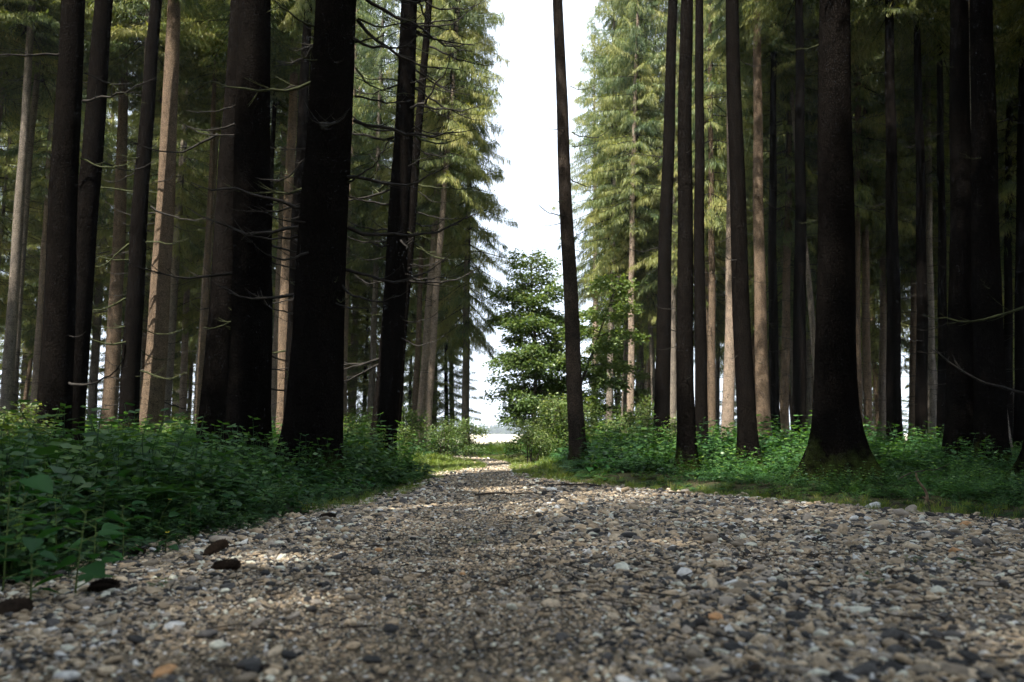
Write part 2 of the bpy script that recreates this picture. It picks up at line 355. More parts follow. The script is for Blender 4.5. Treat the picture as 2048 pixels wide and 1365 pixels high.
def branch_mesh(seed, mat_, droop=1.0):
    g = np.random.default_rng(seed); A = Acc()
    n = 10; t = np.linspace(0, 1, n)
    s0 = g.uniform(.1, .45) * droop; up = g.uniform(.35, .8)
    bend = g.normal(0, .12)
    kx = g.normal(0, .028, n).cumsum()
    P = np.stack([t * .92, bend * t * t + kx, -s0 * t * (1 - .25 * t) + up * s0 * 1.5 * t ** 2.6 + g.normal(0, .014, n).cumsum() * .8], 1)
    A.tube(P, .0135 * (1 - t) ** .8 + .0022, 5)
    for k in range(g.integers(4, 11)):
        j = g.integers(2, 9); sd = g.choice([-1, 1]); l = g.uniform(.06, .3) * (1.1 - t[j])  + .03
        tt = np.linspace(0, 1, 4)[:, None]
        d = np.array([.75, sd * .6, g.uniform(-.25, .4)])
        A.tube(P[j] + d * l * tt + np.array([0, 0, .25 * l]) * tt ** 2, np.linspace(.005, .0015, 4), 4)
    return A.mesh('branch', [mat_], True)
BR = [branch_mesh(200 + k, M['twig'] if k % 5 else M['mosstwig']) for k in range(10)]
BRM = [branch_mesh(230 + k, M['mosstwig']) for k in range(4)]
def twigset_mesh(seed, n=70, h=11):
    g = np.random.default_rng(seed); A = Acc()
    for k in range(n):
        z = g.uniform(1.2, h); az = g.uniform(0, 2 * math.pi)
        l = g.choice([g.uniform(.28, .5), g.uniform(.5, 1.3)], p=[.6, .4])
        t = np.linspace(0, 1, 5); s0 = g.uniform(.0, .35)
        x = l * t; zz = -s0 * l * t + s0 * l * 1.2 * t ** 3 + g.uniform(-.05, .1) * l
        P = np.stack([np.cos(az) * x, np.sin(az) * x, z + zz], 1)
        A.tube(P, np.linspace(.011, .003, 5), 3)
    return A.mesh('dead_twigs', [M['twig']])
TW = [twigset_mesh(300 + k) for k in range(6)]

def trunk_mesh(H, r0, seed, flare=.5, sides=14, lobes=.1, bend=.06, near=False):
    g = np.random.default_rng(seed)
    hs = [-.5, -.15, 0, .08, .18, .32, .5, .75, 1.1, 1.6, 2.3]
    step = .35 if near else .9
    while hs[-1] < (9 if near else H * .6): hs.append(hs[-1] + step)
    while hs[-1] < H: hs.append(hs[-1] + 2.0)
    hs[-1] = H
    hs = np.array(hs)
    r = r0 * np.clip(1 - np.clip(hs, 0, None) / H, .0, 1) ** .75 + .004
    fl = 1 + flare * np.exp(-np.clip(hs, 0, None) / (.22 + r0 * .9))
    an = np.linspace(0, 2 * math.pi, sides, endpoint=False)
    ph = g.uniform(0, 6.28, 4); k1 = g.integers(3, 6)
    lob = lobes * 3 * np.exp(-np.clip(hs, 0, None) / (.25 + r0))[:, None] * (np.cos(k1 * an + ph[0]) + .5 * np.cos(2 * an + ph[1]))[None, :]
    rough = g.normal(0, .012 if near else .02, (len(hs), sides))
    rr = (r * fl)[:, None] * (1 + lob + rough + .02 * np.cos(2 * an + ph[3])[None, :])
    bx = bend * (np.sin(hs * .25 + ph[2]) - math.sin(ph[2])) + .012 * np.sin(hs * 1.3 + ph[1]); by = bend * (np.sin(hs * .21 + ph[3]) - math.sin(ph[3]))
    V = np.stack([rr * np.cos(an) + bx[:, None], rr * np.sin(an) + by[:, None], np.repeat(hs[:, None], sides, 1)], -1).reshape(-1, 3)
    i = np.arange(len(hs) - 1)[:, None] * sides; j = np.arange(sides)[None, :]; j2 = (j + 1) % sides
    F = np.stack([i + j, i + j2, i + sides + j2, i + sides + j], -1).reshape(-1, 4)
    return new_mesh('trunk', V, F, [M['bark']], smooth_=True)

TONE = dict(pale=(.36, .295, .245), brown=(.19, .145, .11), dark=(.0095, .0085, .0082), dusk=(.06, .05, .044), grey=(.24, .215, .19))  # dark and dusk carry the shade of the wood in the bark colour
tree_n = [0]; PLACED = []
def tree(base, axis, r0, H, cb, tone, label, group=None, cR=1.0, near=False, nbr=0, moss=False, brlen=(.7, 1.9), brz=(1.2, 9), crown=None, twigs=True, flare=.5, lobes=.1, trunk_me=None, bend=.06):
    if near or base[1] < 26.5:
        if base[1] > 9: cb = max(cb, 13.5); H = min(H, 25.0); cR = cR * (.32 if -6 < base[0] < 4.3 and base[1] < 19.5 else .45 if (-13.5 if base[1] < 21.5 else -7) < base[0] < 7.6 else 1.05)
    tree_n[0] += 1; s = tree_n[0]; g = np.random.default_rng(5000 + s)
    e = bpy.data.objects.new('spruce_tree', None); COL.objects.link(e); e.empty_display_size = .3
    e.location = base
    q = Vector((0, 0, 1)).rotation_difference(Vector(axis)); e.rotation_euler = q.to_euler()
    tag(e, label, 'tree', group)
    t = obj('trunk', trunk_me or trunk_mesh(H, r0, 900 + s, flare, 22 if near else 12, lobes, bend, near), e)
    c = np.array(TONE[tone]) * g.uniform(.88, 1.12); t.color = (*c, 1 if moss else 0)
    cm = crown or CR[int(g.integers(0, 5))]
    Hc = H - cb + .4; zs = Hc / 16.0
    c_ = obj('crown', cm, e, (0, 0, cb), (0, 0, g.uniform(0, 6.28)), (cR, cR, zs))
    if nbr:
        for k in range(nbr):
            z = g.uniform(*brz); az = g.choice([0, math.pi]) + g.normal(0, .6); l = g.uniform(*brlen) * (g.uniform(.25, .5) if g.random() < .3 else 1)
            me = (BRM if (moss and g.random() < .5) else BR)[int(g.integers(0, 4 if moss else 10)) % (4 if moss else 10)]
            rr = r0 * (1 - z / H) ** .75 * .8
            obj('branch', me, t, (rr * math.cos(az), rr * math.sin(az), z), (g.normal(0, .3), g.normal(0, .18), az), (l,) * 3)
    elif twigs:
        o = obj('dead_twigs', TW[int(g.integers(0, 6))], e, (0, 0, 0), (0, 0, g.uniform(0, 6.28)), (1, 1, max(.5, cb / 10.5))); o['kind'] = 'stuff'
    PLACED.append((base[0], base[1])); return e
def px_tree(xt, yt, xb, yb, w, D, tone, label, H=27, cb=None, **kw):
    a = at_depth(xt, yt, D); b = at_depth(xb, yb, D); ax = unit(a - b)
    p = b.copy()
    for _ in range(4): p = p - ax * (p[2] - float(gz(p[0], p[1]))) / ax[2]
    m = at_depth((xt + xb) / 2, 480, D); hm = m[2]
    r0 = .5 * w * D / FPX / (1 - min(hm, H * .8) / H) ** .75
    PXCOL.append((xb + (xt - xb) * .45, w, D))
    return tree(tuple(p), tuple(ax), r0, H, cb if cb is not None else 9.5 + (len(PXCOL) * 37 % 30) / 10, tone, label, **kw)
PXCOL = []
T = px_tree
# ---- left wood
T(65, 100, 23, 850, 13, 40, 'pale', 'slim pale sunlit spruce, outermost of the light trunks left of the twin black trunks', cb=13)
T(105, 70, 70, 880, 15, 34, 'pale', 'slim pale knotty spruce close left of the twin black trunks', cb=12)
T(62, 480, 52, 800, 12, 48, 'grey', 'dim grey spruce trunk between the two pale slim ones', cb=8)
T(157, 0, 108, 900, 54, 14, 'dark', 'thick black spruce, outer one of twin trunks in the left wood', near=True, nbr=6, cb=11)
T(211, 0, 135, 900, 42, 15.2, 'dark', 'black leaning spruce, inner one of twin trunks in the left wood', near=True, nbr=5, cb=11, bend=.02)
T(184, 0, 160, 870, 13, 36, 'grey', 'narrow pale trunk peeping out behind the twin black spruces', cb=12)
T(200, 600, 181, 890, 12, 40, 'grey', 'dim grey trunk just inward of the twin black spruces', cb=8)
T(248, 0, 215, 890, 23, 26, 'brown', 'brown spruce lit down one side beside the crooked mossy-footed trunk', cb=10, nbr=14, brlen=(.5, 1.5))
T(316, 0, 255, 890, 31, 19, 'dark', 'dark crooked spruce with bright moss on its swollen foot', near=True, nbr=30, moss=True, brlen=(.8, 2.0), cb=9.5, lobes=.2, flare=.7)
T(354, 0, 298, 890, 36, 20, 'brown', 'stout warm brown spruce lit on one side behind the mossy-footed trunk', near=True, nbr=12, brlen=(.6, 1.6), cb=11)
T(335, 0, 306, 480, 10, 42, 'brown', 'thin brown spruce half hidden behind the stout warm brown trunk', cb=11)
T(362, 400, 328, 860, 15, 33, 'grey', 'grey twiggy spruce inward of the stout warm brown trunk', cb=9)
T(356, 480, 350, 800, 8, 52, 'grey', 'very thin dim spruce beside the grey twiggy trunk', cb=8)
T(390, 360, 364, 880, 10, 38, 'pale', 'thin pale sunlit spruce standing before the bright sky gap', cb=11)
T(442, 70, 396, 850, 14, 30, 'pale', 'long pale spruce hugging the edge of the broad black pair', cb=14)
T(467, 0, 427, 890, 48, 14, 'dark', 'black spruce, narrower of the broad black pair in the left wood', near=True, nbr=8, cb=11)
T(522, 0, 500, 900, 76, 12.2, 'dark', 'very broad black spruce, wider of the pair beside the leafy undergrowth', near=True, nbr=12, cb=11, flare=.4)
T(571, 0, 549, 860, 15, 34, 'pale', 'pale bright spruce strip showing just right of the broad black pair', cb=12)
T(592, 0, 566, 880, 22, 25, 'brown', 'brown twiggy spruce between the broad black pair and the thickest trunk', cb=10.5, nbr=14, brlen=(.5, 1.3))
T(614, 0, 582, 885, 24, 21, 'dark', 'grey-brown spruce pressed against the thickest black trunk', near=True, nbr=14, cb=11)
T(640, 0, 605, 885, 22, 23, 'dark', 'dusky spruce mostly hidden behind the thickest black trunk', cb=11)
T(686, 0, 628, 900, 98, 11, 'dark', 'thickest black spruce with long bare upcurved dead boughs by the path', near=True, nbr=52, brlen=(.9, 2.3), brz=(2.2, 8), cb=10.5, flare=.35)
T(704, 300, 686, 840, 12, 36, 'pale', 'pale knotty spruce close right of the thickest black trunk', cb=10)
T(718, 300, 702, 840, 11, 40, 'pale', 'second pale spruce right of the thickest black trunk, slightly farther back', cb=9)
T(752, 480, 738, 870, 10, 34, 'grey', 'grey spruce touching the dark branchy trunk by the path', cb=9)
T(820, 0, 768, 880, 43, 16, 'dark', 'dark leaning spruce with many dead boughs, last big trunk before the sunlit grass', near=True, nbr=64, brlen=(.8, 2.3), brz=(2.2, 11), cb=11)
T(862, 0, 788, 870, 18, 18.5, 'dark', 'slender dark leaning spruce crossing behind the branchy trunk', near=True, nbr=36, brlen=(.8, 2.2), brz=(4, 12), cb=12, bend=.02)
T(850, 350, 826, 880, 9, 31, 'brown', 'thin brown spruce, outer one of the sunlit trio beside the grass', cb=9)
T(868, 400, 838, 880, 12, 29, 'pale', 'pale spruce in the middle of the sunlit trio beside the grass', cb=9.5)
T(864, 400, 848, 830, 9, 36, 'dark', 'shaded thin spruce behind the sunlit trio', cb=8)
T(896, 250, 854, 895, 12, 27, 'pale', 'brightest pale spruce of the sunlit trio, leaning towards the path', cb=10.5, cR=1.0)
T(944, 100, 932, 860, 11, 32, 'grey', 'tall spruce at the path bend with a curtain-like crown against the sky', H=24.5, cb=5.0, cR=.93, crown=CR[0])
# ---- right wood
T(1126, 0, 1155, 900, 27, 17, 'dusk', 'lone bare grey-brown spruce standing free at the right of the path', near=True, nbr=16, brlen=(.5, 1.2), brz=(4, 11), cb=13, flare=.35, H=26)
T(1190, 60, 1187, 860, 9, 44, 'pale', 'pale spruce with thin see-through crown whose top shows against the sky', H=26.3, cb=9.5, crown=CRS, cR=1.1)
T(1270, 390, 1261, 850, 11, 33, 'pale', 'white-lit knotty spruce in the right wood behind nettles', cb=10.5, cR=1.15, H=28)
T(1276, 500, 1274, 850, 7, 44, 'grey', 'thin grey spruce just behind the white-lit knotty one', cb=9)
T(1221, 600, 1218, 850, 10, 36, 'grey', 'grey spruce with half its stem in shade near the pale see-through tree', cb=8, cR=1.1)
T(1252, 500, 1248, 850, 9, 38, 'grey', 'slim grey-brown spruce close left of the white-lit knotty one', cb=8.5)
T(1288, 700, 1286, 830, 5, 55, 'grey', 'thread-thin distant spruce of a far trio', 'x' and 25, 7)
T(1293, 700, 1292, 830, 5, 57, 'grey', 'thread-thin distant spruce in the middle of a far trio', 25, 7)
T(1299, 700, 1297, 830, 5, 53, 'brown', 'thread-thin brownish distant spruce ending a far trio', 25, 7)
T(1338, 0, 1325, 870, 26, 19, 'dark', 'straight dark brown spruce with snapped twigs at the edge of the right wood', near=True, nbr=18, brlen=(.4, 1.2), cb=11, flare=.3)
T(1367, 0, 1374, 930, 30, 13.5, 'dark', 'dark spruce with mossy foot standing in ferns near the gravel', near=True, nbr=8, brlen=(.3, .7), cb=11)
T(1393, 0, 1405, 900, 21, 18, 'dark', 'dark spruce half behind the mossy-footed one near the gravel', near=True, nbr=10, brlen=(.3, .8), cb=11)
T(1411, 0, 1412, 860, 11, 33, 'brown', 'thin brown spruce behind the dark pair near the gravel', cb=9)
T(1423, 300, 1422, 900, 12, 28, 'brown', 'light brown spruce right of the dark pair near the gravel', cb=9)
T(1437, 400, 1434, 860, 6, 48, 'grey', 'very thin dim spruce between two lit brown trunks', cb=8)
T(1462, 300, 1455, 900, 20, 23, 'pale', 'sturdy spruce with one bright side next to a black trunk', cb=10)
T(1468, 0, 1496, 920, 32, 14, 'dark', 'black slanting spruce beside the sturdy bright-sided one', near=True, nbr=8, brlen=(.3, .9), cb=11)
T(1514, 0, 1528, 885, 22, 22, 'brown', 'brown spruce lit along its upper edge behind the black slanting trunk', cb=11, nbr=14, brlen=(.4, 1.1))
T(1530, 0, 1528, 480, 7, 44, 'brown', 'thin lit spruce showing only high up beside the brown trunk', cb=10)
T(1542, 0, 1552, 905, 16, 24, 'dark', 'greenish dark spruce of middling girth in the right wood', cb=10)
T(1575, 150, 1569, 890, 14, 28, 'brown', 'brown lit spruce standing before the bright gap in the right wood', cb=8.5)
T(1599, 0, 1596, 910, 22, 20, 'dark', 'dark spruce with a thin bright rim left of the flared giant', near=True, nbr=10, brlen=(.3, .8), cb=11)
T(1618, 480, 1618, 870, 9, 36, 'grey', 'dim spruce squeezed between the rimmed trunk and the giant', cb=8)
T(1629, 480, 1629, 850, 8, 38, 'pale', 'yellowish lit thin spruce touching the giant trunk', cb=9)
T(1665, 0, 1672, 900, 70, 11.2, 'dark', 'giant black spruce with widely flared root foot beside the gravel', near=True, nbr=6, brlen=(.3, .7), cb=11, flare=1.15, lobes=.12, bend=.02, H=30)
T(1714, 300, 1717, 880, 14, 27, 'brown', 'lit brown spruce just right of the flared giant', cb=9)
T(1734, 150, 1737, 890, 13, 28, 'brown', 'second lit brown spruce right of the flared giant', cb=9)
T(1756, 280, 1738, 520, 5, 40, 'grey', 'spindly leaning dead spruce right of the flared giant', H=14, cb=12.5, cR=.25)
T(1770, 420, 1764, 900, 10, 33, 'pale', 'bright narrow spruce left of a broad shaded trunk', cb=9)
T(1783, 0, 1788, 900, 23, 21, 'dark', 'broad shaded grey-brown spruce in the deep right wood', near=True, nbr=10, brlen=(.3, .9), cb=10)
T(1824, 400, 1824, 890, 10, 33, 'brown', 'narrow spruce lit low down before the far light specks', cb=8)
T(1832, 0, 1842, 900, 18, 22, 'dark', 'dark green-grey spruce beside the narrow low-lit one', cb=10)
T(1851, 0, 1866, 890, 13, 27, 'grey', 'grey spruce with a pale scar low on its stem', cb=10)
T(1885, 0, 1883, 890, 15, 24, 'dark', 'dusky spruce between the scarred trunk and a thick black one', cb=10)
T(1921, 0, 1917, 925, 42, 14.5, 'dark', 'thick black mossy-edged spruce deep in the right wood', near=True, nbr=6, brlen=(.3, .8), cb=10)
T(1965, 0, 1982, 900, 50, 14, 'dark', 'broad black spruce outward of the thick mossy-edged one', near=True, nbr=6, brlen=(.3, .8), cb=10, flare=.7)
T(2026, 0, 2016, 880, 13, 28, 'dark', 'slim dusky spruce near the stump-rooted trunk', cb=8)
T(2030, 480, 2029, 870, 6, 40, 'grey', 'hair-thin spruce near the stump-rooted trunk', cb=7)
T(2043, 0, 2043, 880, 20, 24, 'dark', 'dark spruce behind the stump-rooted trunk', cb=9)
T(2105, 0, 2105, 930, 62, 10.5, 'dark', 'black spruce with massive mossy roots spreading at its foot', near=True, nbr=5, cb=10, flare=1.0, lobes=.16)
# ---- crowns that fill the lit corridor and the back of the wood
def bg(xp, D, H, cb, tone, label, group, cR=1.0, w=None, crown=None):
    p = at_depth(xp, 868, D); z = float(gz(p[0], D))
    tree((p[0], D, z), unit(np.array([rng.normal(0, .012), rng.normal(0, .012), 1])), w or rng.uniform(.13, .21), H, cb, tone, label, group, cR=cR, trunk_me=None, crown=crown)
for xp, D, H, cb, cR in ((905, 39, 26, 6, 1.0), (868, 44, 27, 6, 1.1), (800, 42, 26, 7, 1.1), (742, 45, 27, 5, 1.1), (700, 52, 25, 4, 1.1), (840, 56, 26, 4, 1.1)):
    bg(xp, D, H, cb, 'grey', 'tall leafy spruce behind the sunlit trio, left of the sky gap', 'spruces left of the sky gap', cR)
for xp, D, H, cb, cR in ((1312, 36, 28, 7, 1.25), (1285, 42, 29, 6.5, 1.25), (1345, 33, 27, 8, 1.1), (1235, 47, 27, 6, 1.1), (1380, 42, 28, 6, 1.15), (1420, 40, 27, 6, 1.1), (1225, 58, 24, 5, 1.1)):
    bg(xp, D, H, cb, 'grey', 'tall spruce with sunlit yellow-green boughs right of the sky gap', 'sunlit spruces right of the sky gap', cR)
def fill(n, x0, x1, d0, d1, label, group, cb=(5, 9), seed=1, cr=(.95, 1.25)):
    g = np.random.default_rng(seed); k = 0; tries = 0
    while k < n and tries < 4000:
        tries += 1
        D = g.uniform(d0, d1); xp = g.uniform(x0, x1); p = at_depth(xp, 868, D)
        if any((p[0] - a) ** 2 + (p[1] - b) ** 2 < 2.0 ** 2 for a, b in PLACED): continue
        if any(abs(xp - c[0]) < c[1] * .5 + 7 and c[2] > D - 4 for c in PXCOL): continue
        k += 1
        tree((p[0], D, float(gz(p[0], D))), unit(np.array([g.normal(0, .015), g.normal(0, .015), 1])), g.uniform(.12, .2), g.uniform(22, 28), g.uniform(*cb), g.choice(['grey', 'brown', 'dark']), label, group, cR=g.uniform(*cr))
fill(26, -260, 690, 34, 52, 'dim background spruce in the depth of the left wood', 'background spruces of the left wood', seed=3)
fill(40, 1440, 2420, 30, 52, 'dim background spruce in the depth of the right wood', 'background spruces of the right wood', cb=(4, 8), seed=4)
fill(15, -330, 520, 22, 30, 'dusky high-crowned spruce added midway back to shade the left wood', 'dusky spruces added to shade the left wood', cb=(13, 14.5), seed=12, cr=(1.15, 1.4))  # added so that crowns above the frame darken the boughs behind
fill(16, 1560, 2350, 17, 32, 'slender shadowy spruce among the thick trunks of the right wood', 'shadowy spruces of the right wood', cb=(8, 10), seed=8)
# young conifers with boughs to the ground
def young(xp, D, H, R, label, group=None):
    p = at_depth(xp, 868, D); z = float(gz(p[0], D))
    e = bpy.data.objects.new('young_spruce', None); COL.objects.link(e); e.location = (p[0], D, z); tag(e, label, 'tree', group)
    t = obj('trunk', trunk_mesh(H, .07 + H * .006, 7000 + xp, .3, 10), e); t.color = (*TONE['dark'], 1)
    obj('crown', CR[xp % 2], e, (0, 0, .1), (0, 0, xp), (R / 2.5, R / 2.5, H / 16))
young(893, 36, 8.5, 2.0, 'dark young spruce with boughs to the ground behind the sunlit trio')
young(728, 40, 11, 2.4, 'dark young spruce filling the gap beside the dark branchy trunk')
for xp, D, H in ((820, 47, 10), (640, 46, 12), (450, 44, 9), (330, 47, 13), (240, 43, 12), (120, 46, 12), (10, 48, 12), (-120, 44, 12)):
    young(xp, D, H, 2.4, 'dark young spruce closing the back of the left wood', 'young spruces at the back of the left wood')
for xp, D, H in ((1500, 50, 9), (1690, 50, 10), (1890, 46, 12), (1960, 44, 12), (2030, 46, 12), (2120, 44, 13), (2230, 46, 13), (1760, 52, 7)):
    young(xp, D, H, 2.5, 'dark young spruce closing the back of the right wood', 'young spruces at the back of the right wood')
# wood outside the picture: hand-set spruces added for shade, then the wood going on
g = np.random.default_rng(61)
TRUNK_SHARED = [trunk_mesh(27, .24, 60 + k, .5, 12) for k in range(4)]
for x, y, cr in ((5.1, 3.7, 1.2), (5.7, -.3, 1.2), (-5.6, -2.0, 1.15), (7.8, 6.2, 1.2), (-.7, -5.0, 1.2), (1.9, -6.6, 1.2)):
    tree((x, y, float(gz(x, y))), (0, 0, 1), .24, 27, 6.5, 'dark', 'unseen spruce added to shade the wide gravel and near trunks', 'spruces around the wide gravel', cR=cr, trunk_me=TRUNK_SHARED[0], twigs=False)
tree((-2.5, -4.0, float(gz(-2.5, -4.0))), (0, 0, 1), .26, 29, 12, 'dark', 'unseen spruce added to shade the wide gravel and near trunks', 'spruces around the wide gravel', cR=1.15, trunk_me=TRUNK_SHARED[2], twigs=False)
tree((-7.2, 2.2, float(gz(-7.2, 2.2))), (0, 0, 1), .22, 21, 6, 'dark', 'unseen spruce added to shade the wide gravel and near trunks', 'spruces around the wide gravel', cR=1.1, trunk_me=TRUNK_SHARED[2], twigs=False)
tree((-8.3, 4.4, float(gz(-8.3, 4.4))), (0, 0, 1), .2, 18, 5, 'dark', 'unseen spruce added to shade the wide gravel and near trunks', 'spruces around the wide gravel', cR=1.0, trunk_me=TRUNK_SHARED[2], twigs=False)
tree((-10.4, 6.6, float(gz(-10.4, 6.6))), (0, 0, 1), .2, 17, 5, 'dark', 'unseen spruce added to shade the wide gravel and near trunks', 'spruces around the wide gravel', cR=1.0, trunk_me=TRUNK_SHARED[2], twigs=False)
tree((5.7, 6.7, float(gz(5.7, 6.7))), (0, 0, 1), .2, 24, 7.5, 'dark', 'unseen spruce added to shade the wide gravel and near trunks', 'spruces around the wide gravel', cR=1.15, trunk_me=TRUNK_SHARED[2], twigs=False)
g2 = np.random.default_rng(12)  # unseen spruces added off to the left to darken the crowns there
for gx in np.arange(-43, -15, 5.0):
    for gy in np.arange(8, 36, 5.0):
        x = gx + g2.uniform(-1.5, 1.5); y = gy + g2.uniform(-1.5, 1.5)
        if abs(x) < .72 * y + 4.5 or x > -20 or any((x - a) ** 2 + (y - b) ** 2 < 2.6 ** 2 for a, b in PLACED): continue
        tree((x, y, float(gz(x, y))), (0, 0, 1), .24, 27, g2.uniform(8, 10), 'dark', 'unseen spruce added to shade the wide gravel and near trunks', 'spruces around the wide gravel', cR=1.1, trunk_me=TRUNK_SHARED[1], twigs=False)
g = np.random.default_rng(61)
for gx in np.arange(-22, 25, 4.2):
    for gy in np.arange(-22, 30, 4.2):
        x = gx + g.uniform(-1.3, 1.3); y = gy + g.uniform(-1.3, 1.3)
        if y > 0 and abs(x) < .72 * y + 2.2: continue
        if float(ledge(y)) - 1.9 < x < float(redge(y)) + 1.1 and y < 12: continue
        if x < 0 and y > 8: continue
        if -3 < y < 9 and -5.2 < x < 0: x -= 1.2
        if -19 < x < -6 and 1.2 < y < 14: continue
        if any((x - a) ** 2 + (y - b) ** 2 < 2.4 ** 2 for a, b in PLACED): continue
        tree((x, y, float(gz(x, y))), (g.normal(0, .01), g.normal(0, .01), 1), .24, 27, g.uniform(7.5, 9.5), 'dark', 'unseen spruce added to shade the wide gravel and near trunks', 'spruces around the wide gravel', cR=g.uniform(1.0, 1.3), trunk_me=TRUNK_SHARED[int(g.integers(0, 4))], twigs=False)

# ------------------------------------------------------------------ broad-leaved trees and shrubs
def leafy(name, H, Rm, seed, nl=34, per=700, leaf=.12, stem_r=.07, base=.12, mat_='leaf', up=22, stems=1):
    g = np.random.default_rng(seed); A = Acc(); W = Acc()
    for s in range(stems):
        off = np.array([g.normal(0, .12 * (stems > 1) * Rm), g.normal(0, .12 * (stems > 1) * Rm), 0]); lean = g.normal(0, .06 + .16 * (stems > 1), 2)
        hs = np.linspace(-.1, H * .97 * g.uniform(.8, 1) if stems > 1 else H * .97, 10)
        sp = np.stack([off[0] + lean[0] * hs + .05 * np.sin(hs * 1.1 + seed), off[1] + lean[1] * hs + .05 * np.cos(hs * .9), hs], 1)
        W.tube(sp, stem_r * (1 - np.clip(hs, 0, None) / H) ** .8 + .004, 6)
        for k in range(nl // stems):
            f = base + (1 - base) * (k + g.random()) / (nl // stems); h = f * H * .95
            p0 = np.array([np.interp(h, hs, sp[:, 0]), np.interp(h, hs, sp[:, 1]), h])
            az = k * 2.4 + g.normal(0, .3); L = Rm * (math.sin(math.pi * min(1, f * .72 + .2)) ** .7) * g.uniform(.6, 1.12)
            e = R_(up + g.normal(0, 9)); out = np.array([math.cos(az), math.sin(az), 0]); lat = np.array([-math.sin(az), math.cos(az), 0])
            pth = lambda t: p0 + np.outer(L * t * math.cos(e), out) + np.outer(L * (t * math.sin(e) - .28 * t * t), [0, 0, 1])
            tt = np.linspace(0, 1, 6); W.tube(pth(tt), np.linspace(stem_r * .35, .004, 6), 4)
            n = int(per * (L / Rm) ** 1.3) + 8
            t = g.uniform(.22, 1.05, n) ** .8
            sp_ = g.normal(0, 1, n) * .30 * Rm / 2.6 * 1.3 * (1.15 - t * .5)
            P = pth(t) + sp_[:, None] * lat + np.stack([g.normal(0, .12, n), g.normal(0, .12, n), g.normal(0, .13, n) - np.abs(sp_) * .3], 1) * min(1, Rm)
            D = unit(out * g.uniform(.3, 1, (n, 1)) + lat * (np.sign(sp_) * g.uniform(0, 1, n))[:, None] + np.stack([g.normal(0, .3, n), g.normal(0, .3, n), g.normal(-.25, .3, n)], 1))
            S = unit(np.cross(D, np.array([0, 0, 1]) + g.normal(0, .6, (n, 3))))
            l = g.uniform(.65, 1.2, n) * leaf
            A.kites(P, D, S, l, l * g.uniform(.5, .7, n), np.clip(g.normal(.45, .2, n) + .2 * (f - .5), 0, 1), 0, .42)
    return A.mesh('foliage', [M[mat_]]), W.mesh('stem', [M['wood']], True)
def leafy_thing(name, fo, st, base, rz, sc, label, cat, group=None, names=('crown', 'trunk')):
    e = bpy.data.objects.new(name, None); COL.objects.link(e); e.location = base; e.rotation_euler = (0, 0, rz); e.scale = sc
    tag(e, label, cat, group); obj(names[0], fo, e); obj(names[1], st, e); return e
def gp(xp, D): 
    p = at_depth(xp, 868, D); return (p[0], D, float(gz(p[0], D)))
fo, st = leafy('b', 8.6, 2.25, 41, 74, 620, .13, .10, .1)
leafy_thing('broadleaf_tree', fo, st, gp(1072, 30), .4, (1, 1, 1), 'layered green broad-leaved tree with dark stem closing the path bend', 'tree')
fo2, st2 = leafy('b', 7.6, 2.2, 47, 50, 800, .16, .09, .16, stems=2)
leafy_thing('broadleaf_tree', fo2, st2, gp(1108, 32), 1.4, (1, 1, .95), 'forked dark-stemmed broad-leaved tree behind the lone bare spruce', 'tree')
leafy_thing('broadleaf_tree', fo, st, gp(1235, 40), 2.2, (.9, .9, .75), 'low broad-leaved tree in the shade behind the pale see-through spruce', 'tree')
sA = leafy('s', 1.5, .85, 51, 26, 150, .085, .02, .08, up=38, stems=4)
sB = leafy('s', 1.15, .95, 52, 26, 170, .07, .016, .06, up=34, stems=5)
sC = leafy('s', 2.0, 1.0, 53, 30, 150, .11, .03, .1, up=30, stems=3)
for (xp, D, s, sc, lab) in (
    (728, 22, 0, (1.1, 1.1, .95), 'sunlit pale green bush just left of the dark leaning branchy spruce'),
    (806, 19.5, 0, (.75, .75, 1.0), 'bright leafy elder bush just right of the dark leaning branchy spruce'),
    (785, 17.8, 1, (.8, .8, .7), 'low shaded bush at the foot of the dark leaning branchy spruce'),
    (893, 23.5, 1, (.95, .95, .95), 'low pale green bush in front of the tall curtain-crowned spruce'),
    (932, 25.5, 0, (.85, .85, .85), 'twiggy sunlit bush at the foot of the curtain-crowned spruce'),
    (1095, 25, 2, (1.15, 1.15, 1.0), 'deep green bush under the layered broad-leaved tree'),
    (1128, 22, 2, (.95, .95, .9), 'large green bush left of the lone bare spruce'),
    (1060, 20.5, 1, (.85, .85, .85), 'small pale green bush by the path bend'),
    (1295, 21, 0, (.75, .75, 1.15), 'tall sunlit leafy bush beside the straight dark brown spruce'),
    (1245, 24, 1, (1.3, 1.3, 1.1), 'sunlit bush in front of the white-lit knotty spruce'),
    (1195, 25, 1, (1.2, 1.2, 1.0), 'sunlit bush at the foot of the pale see-through spruce'),
    (1345, 19, 0, (.8, .8, .75), 'shaded green bush right of the straight dark brown spruce'),
    (345, 22, 1, (1.0, 1.0, .9), 'pale green bush at the foot of the grey twiggy spruce'),
    (690, 15, 1, (.9, .9, .8), 'shaded bush right of the thickest black spruce'),
    (20, 13, 0, (1.0, 1.0, .8), 'dark leafy bush left of the twin black trunks')):
    f_, s_ = (sA, sB, sC)[s]
    leafy_thing('bush', f_, s_, gp(xp, D), xp * .7, sc, lab, 'bush', None, ('foliage', 'stem'))

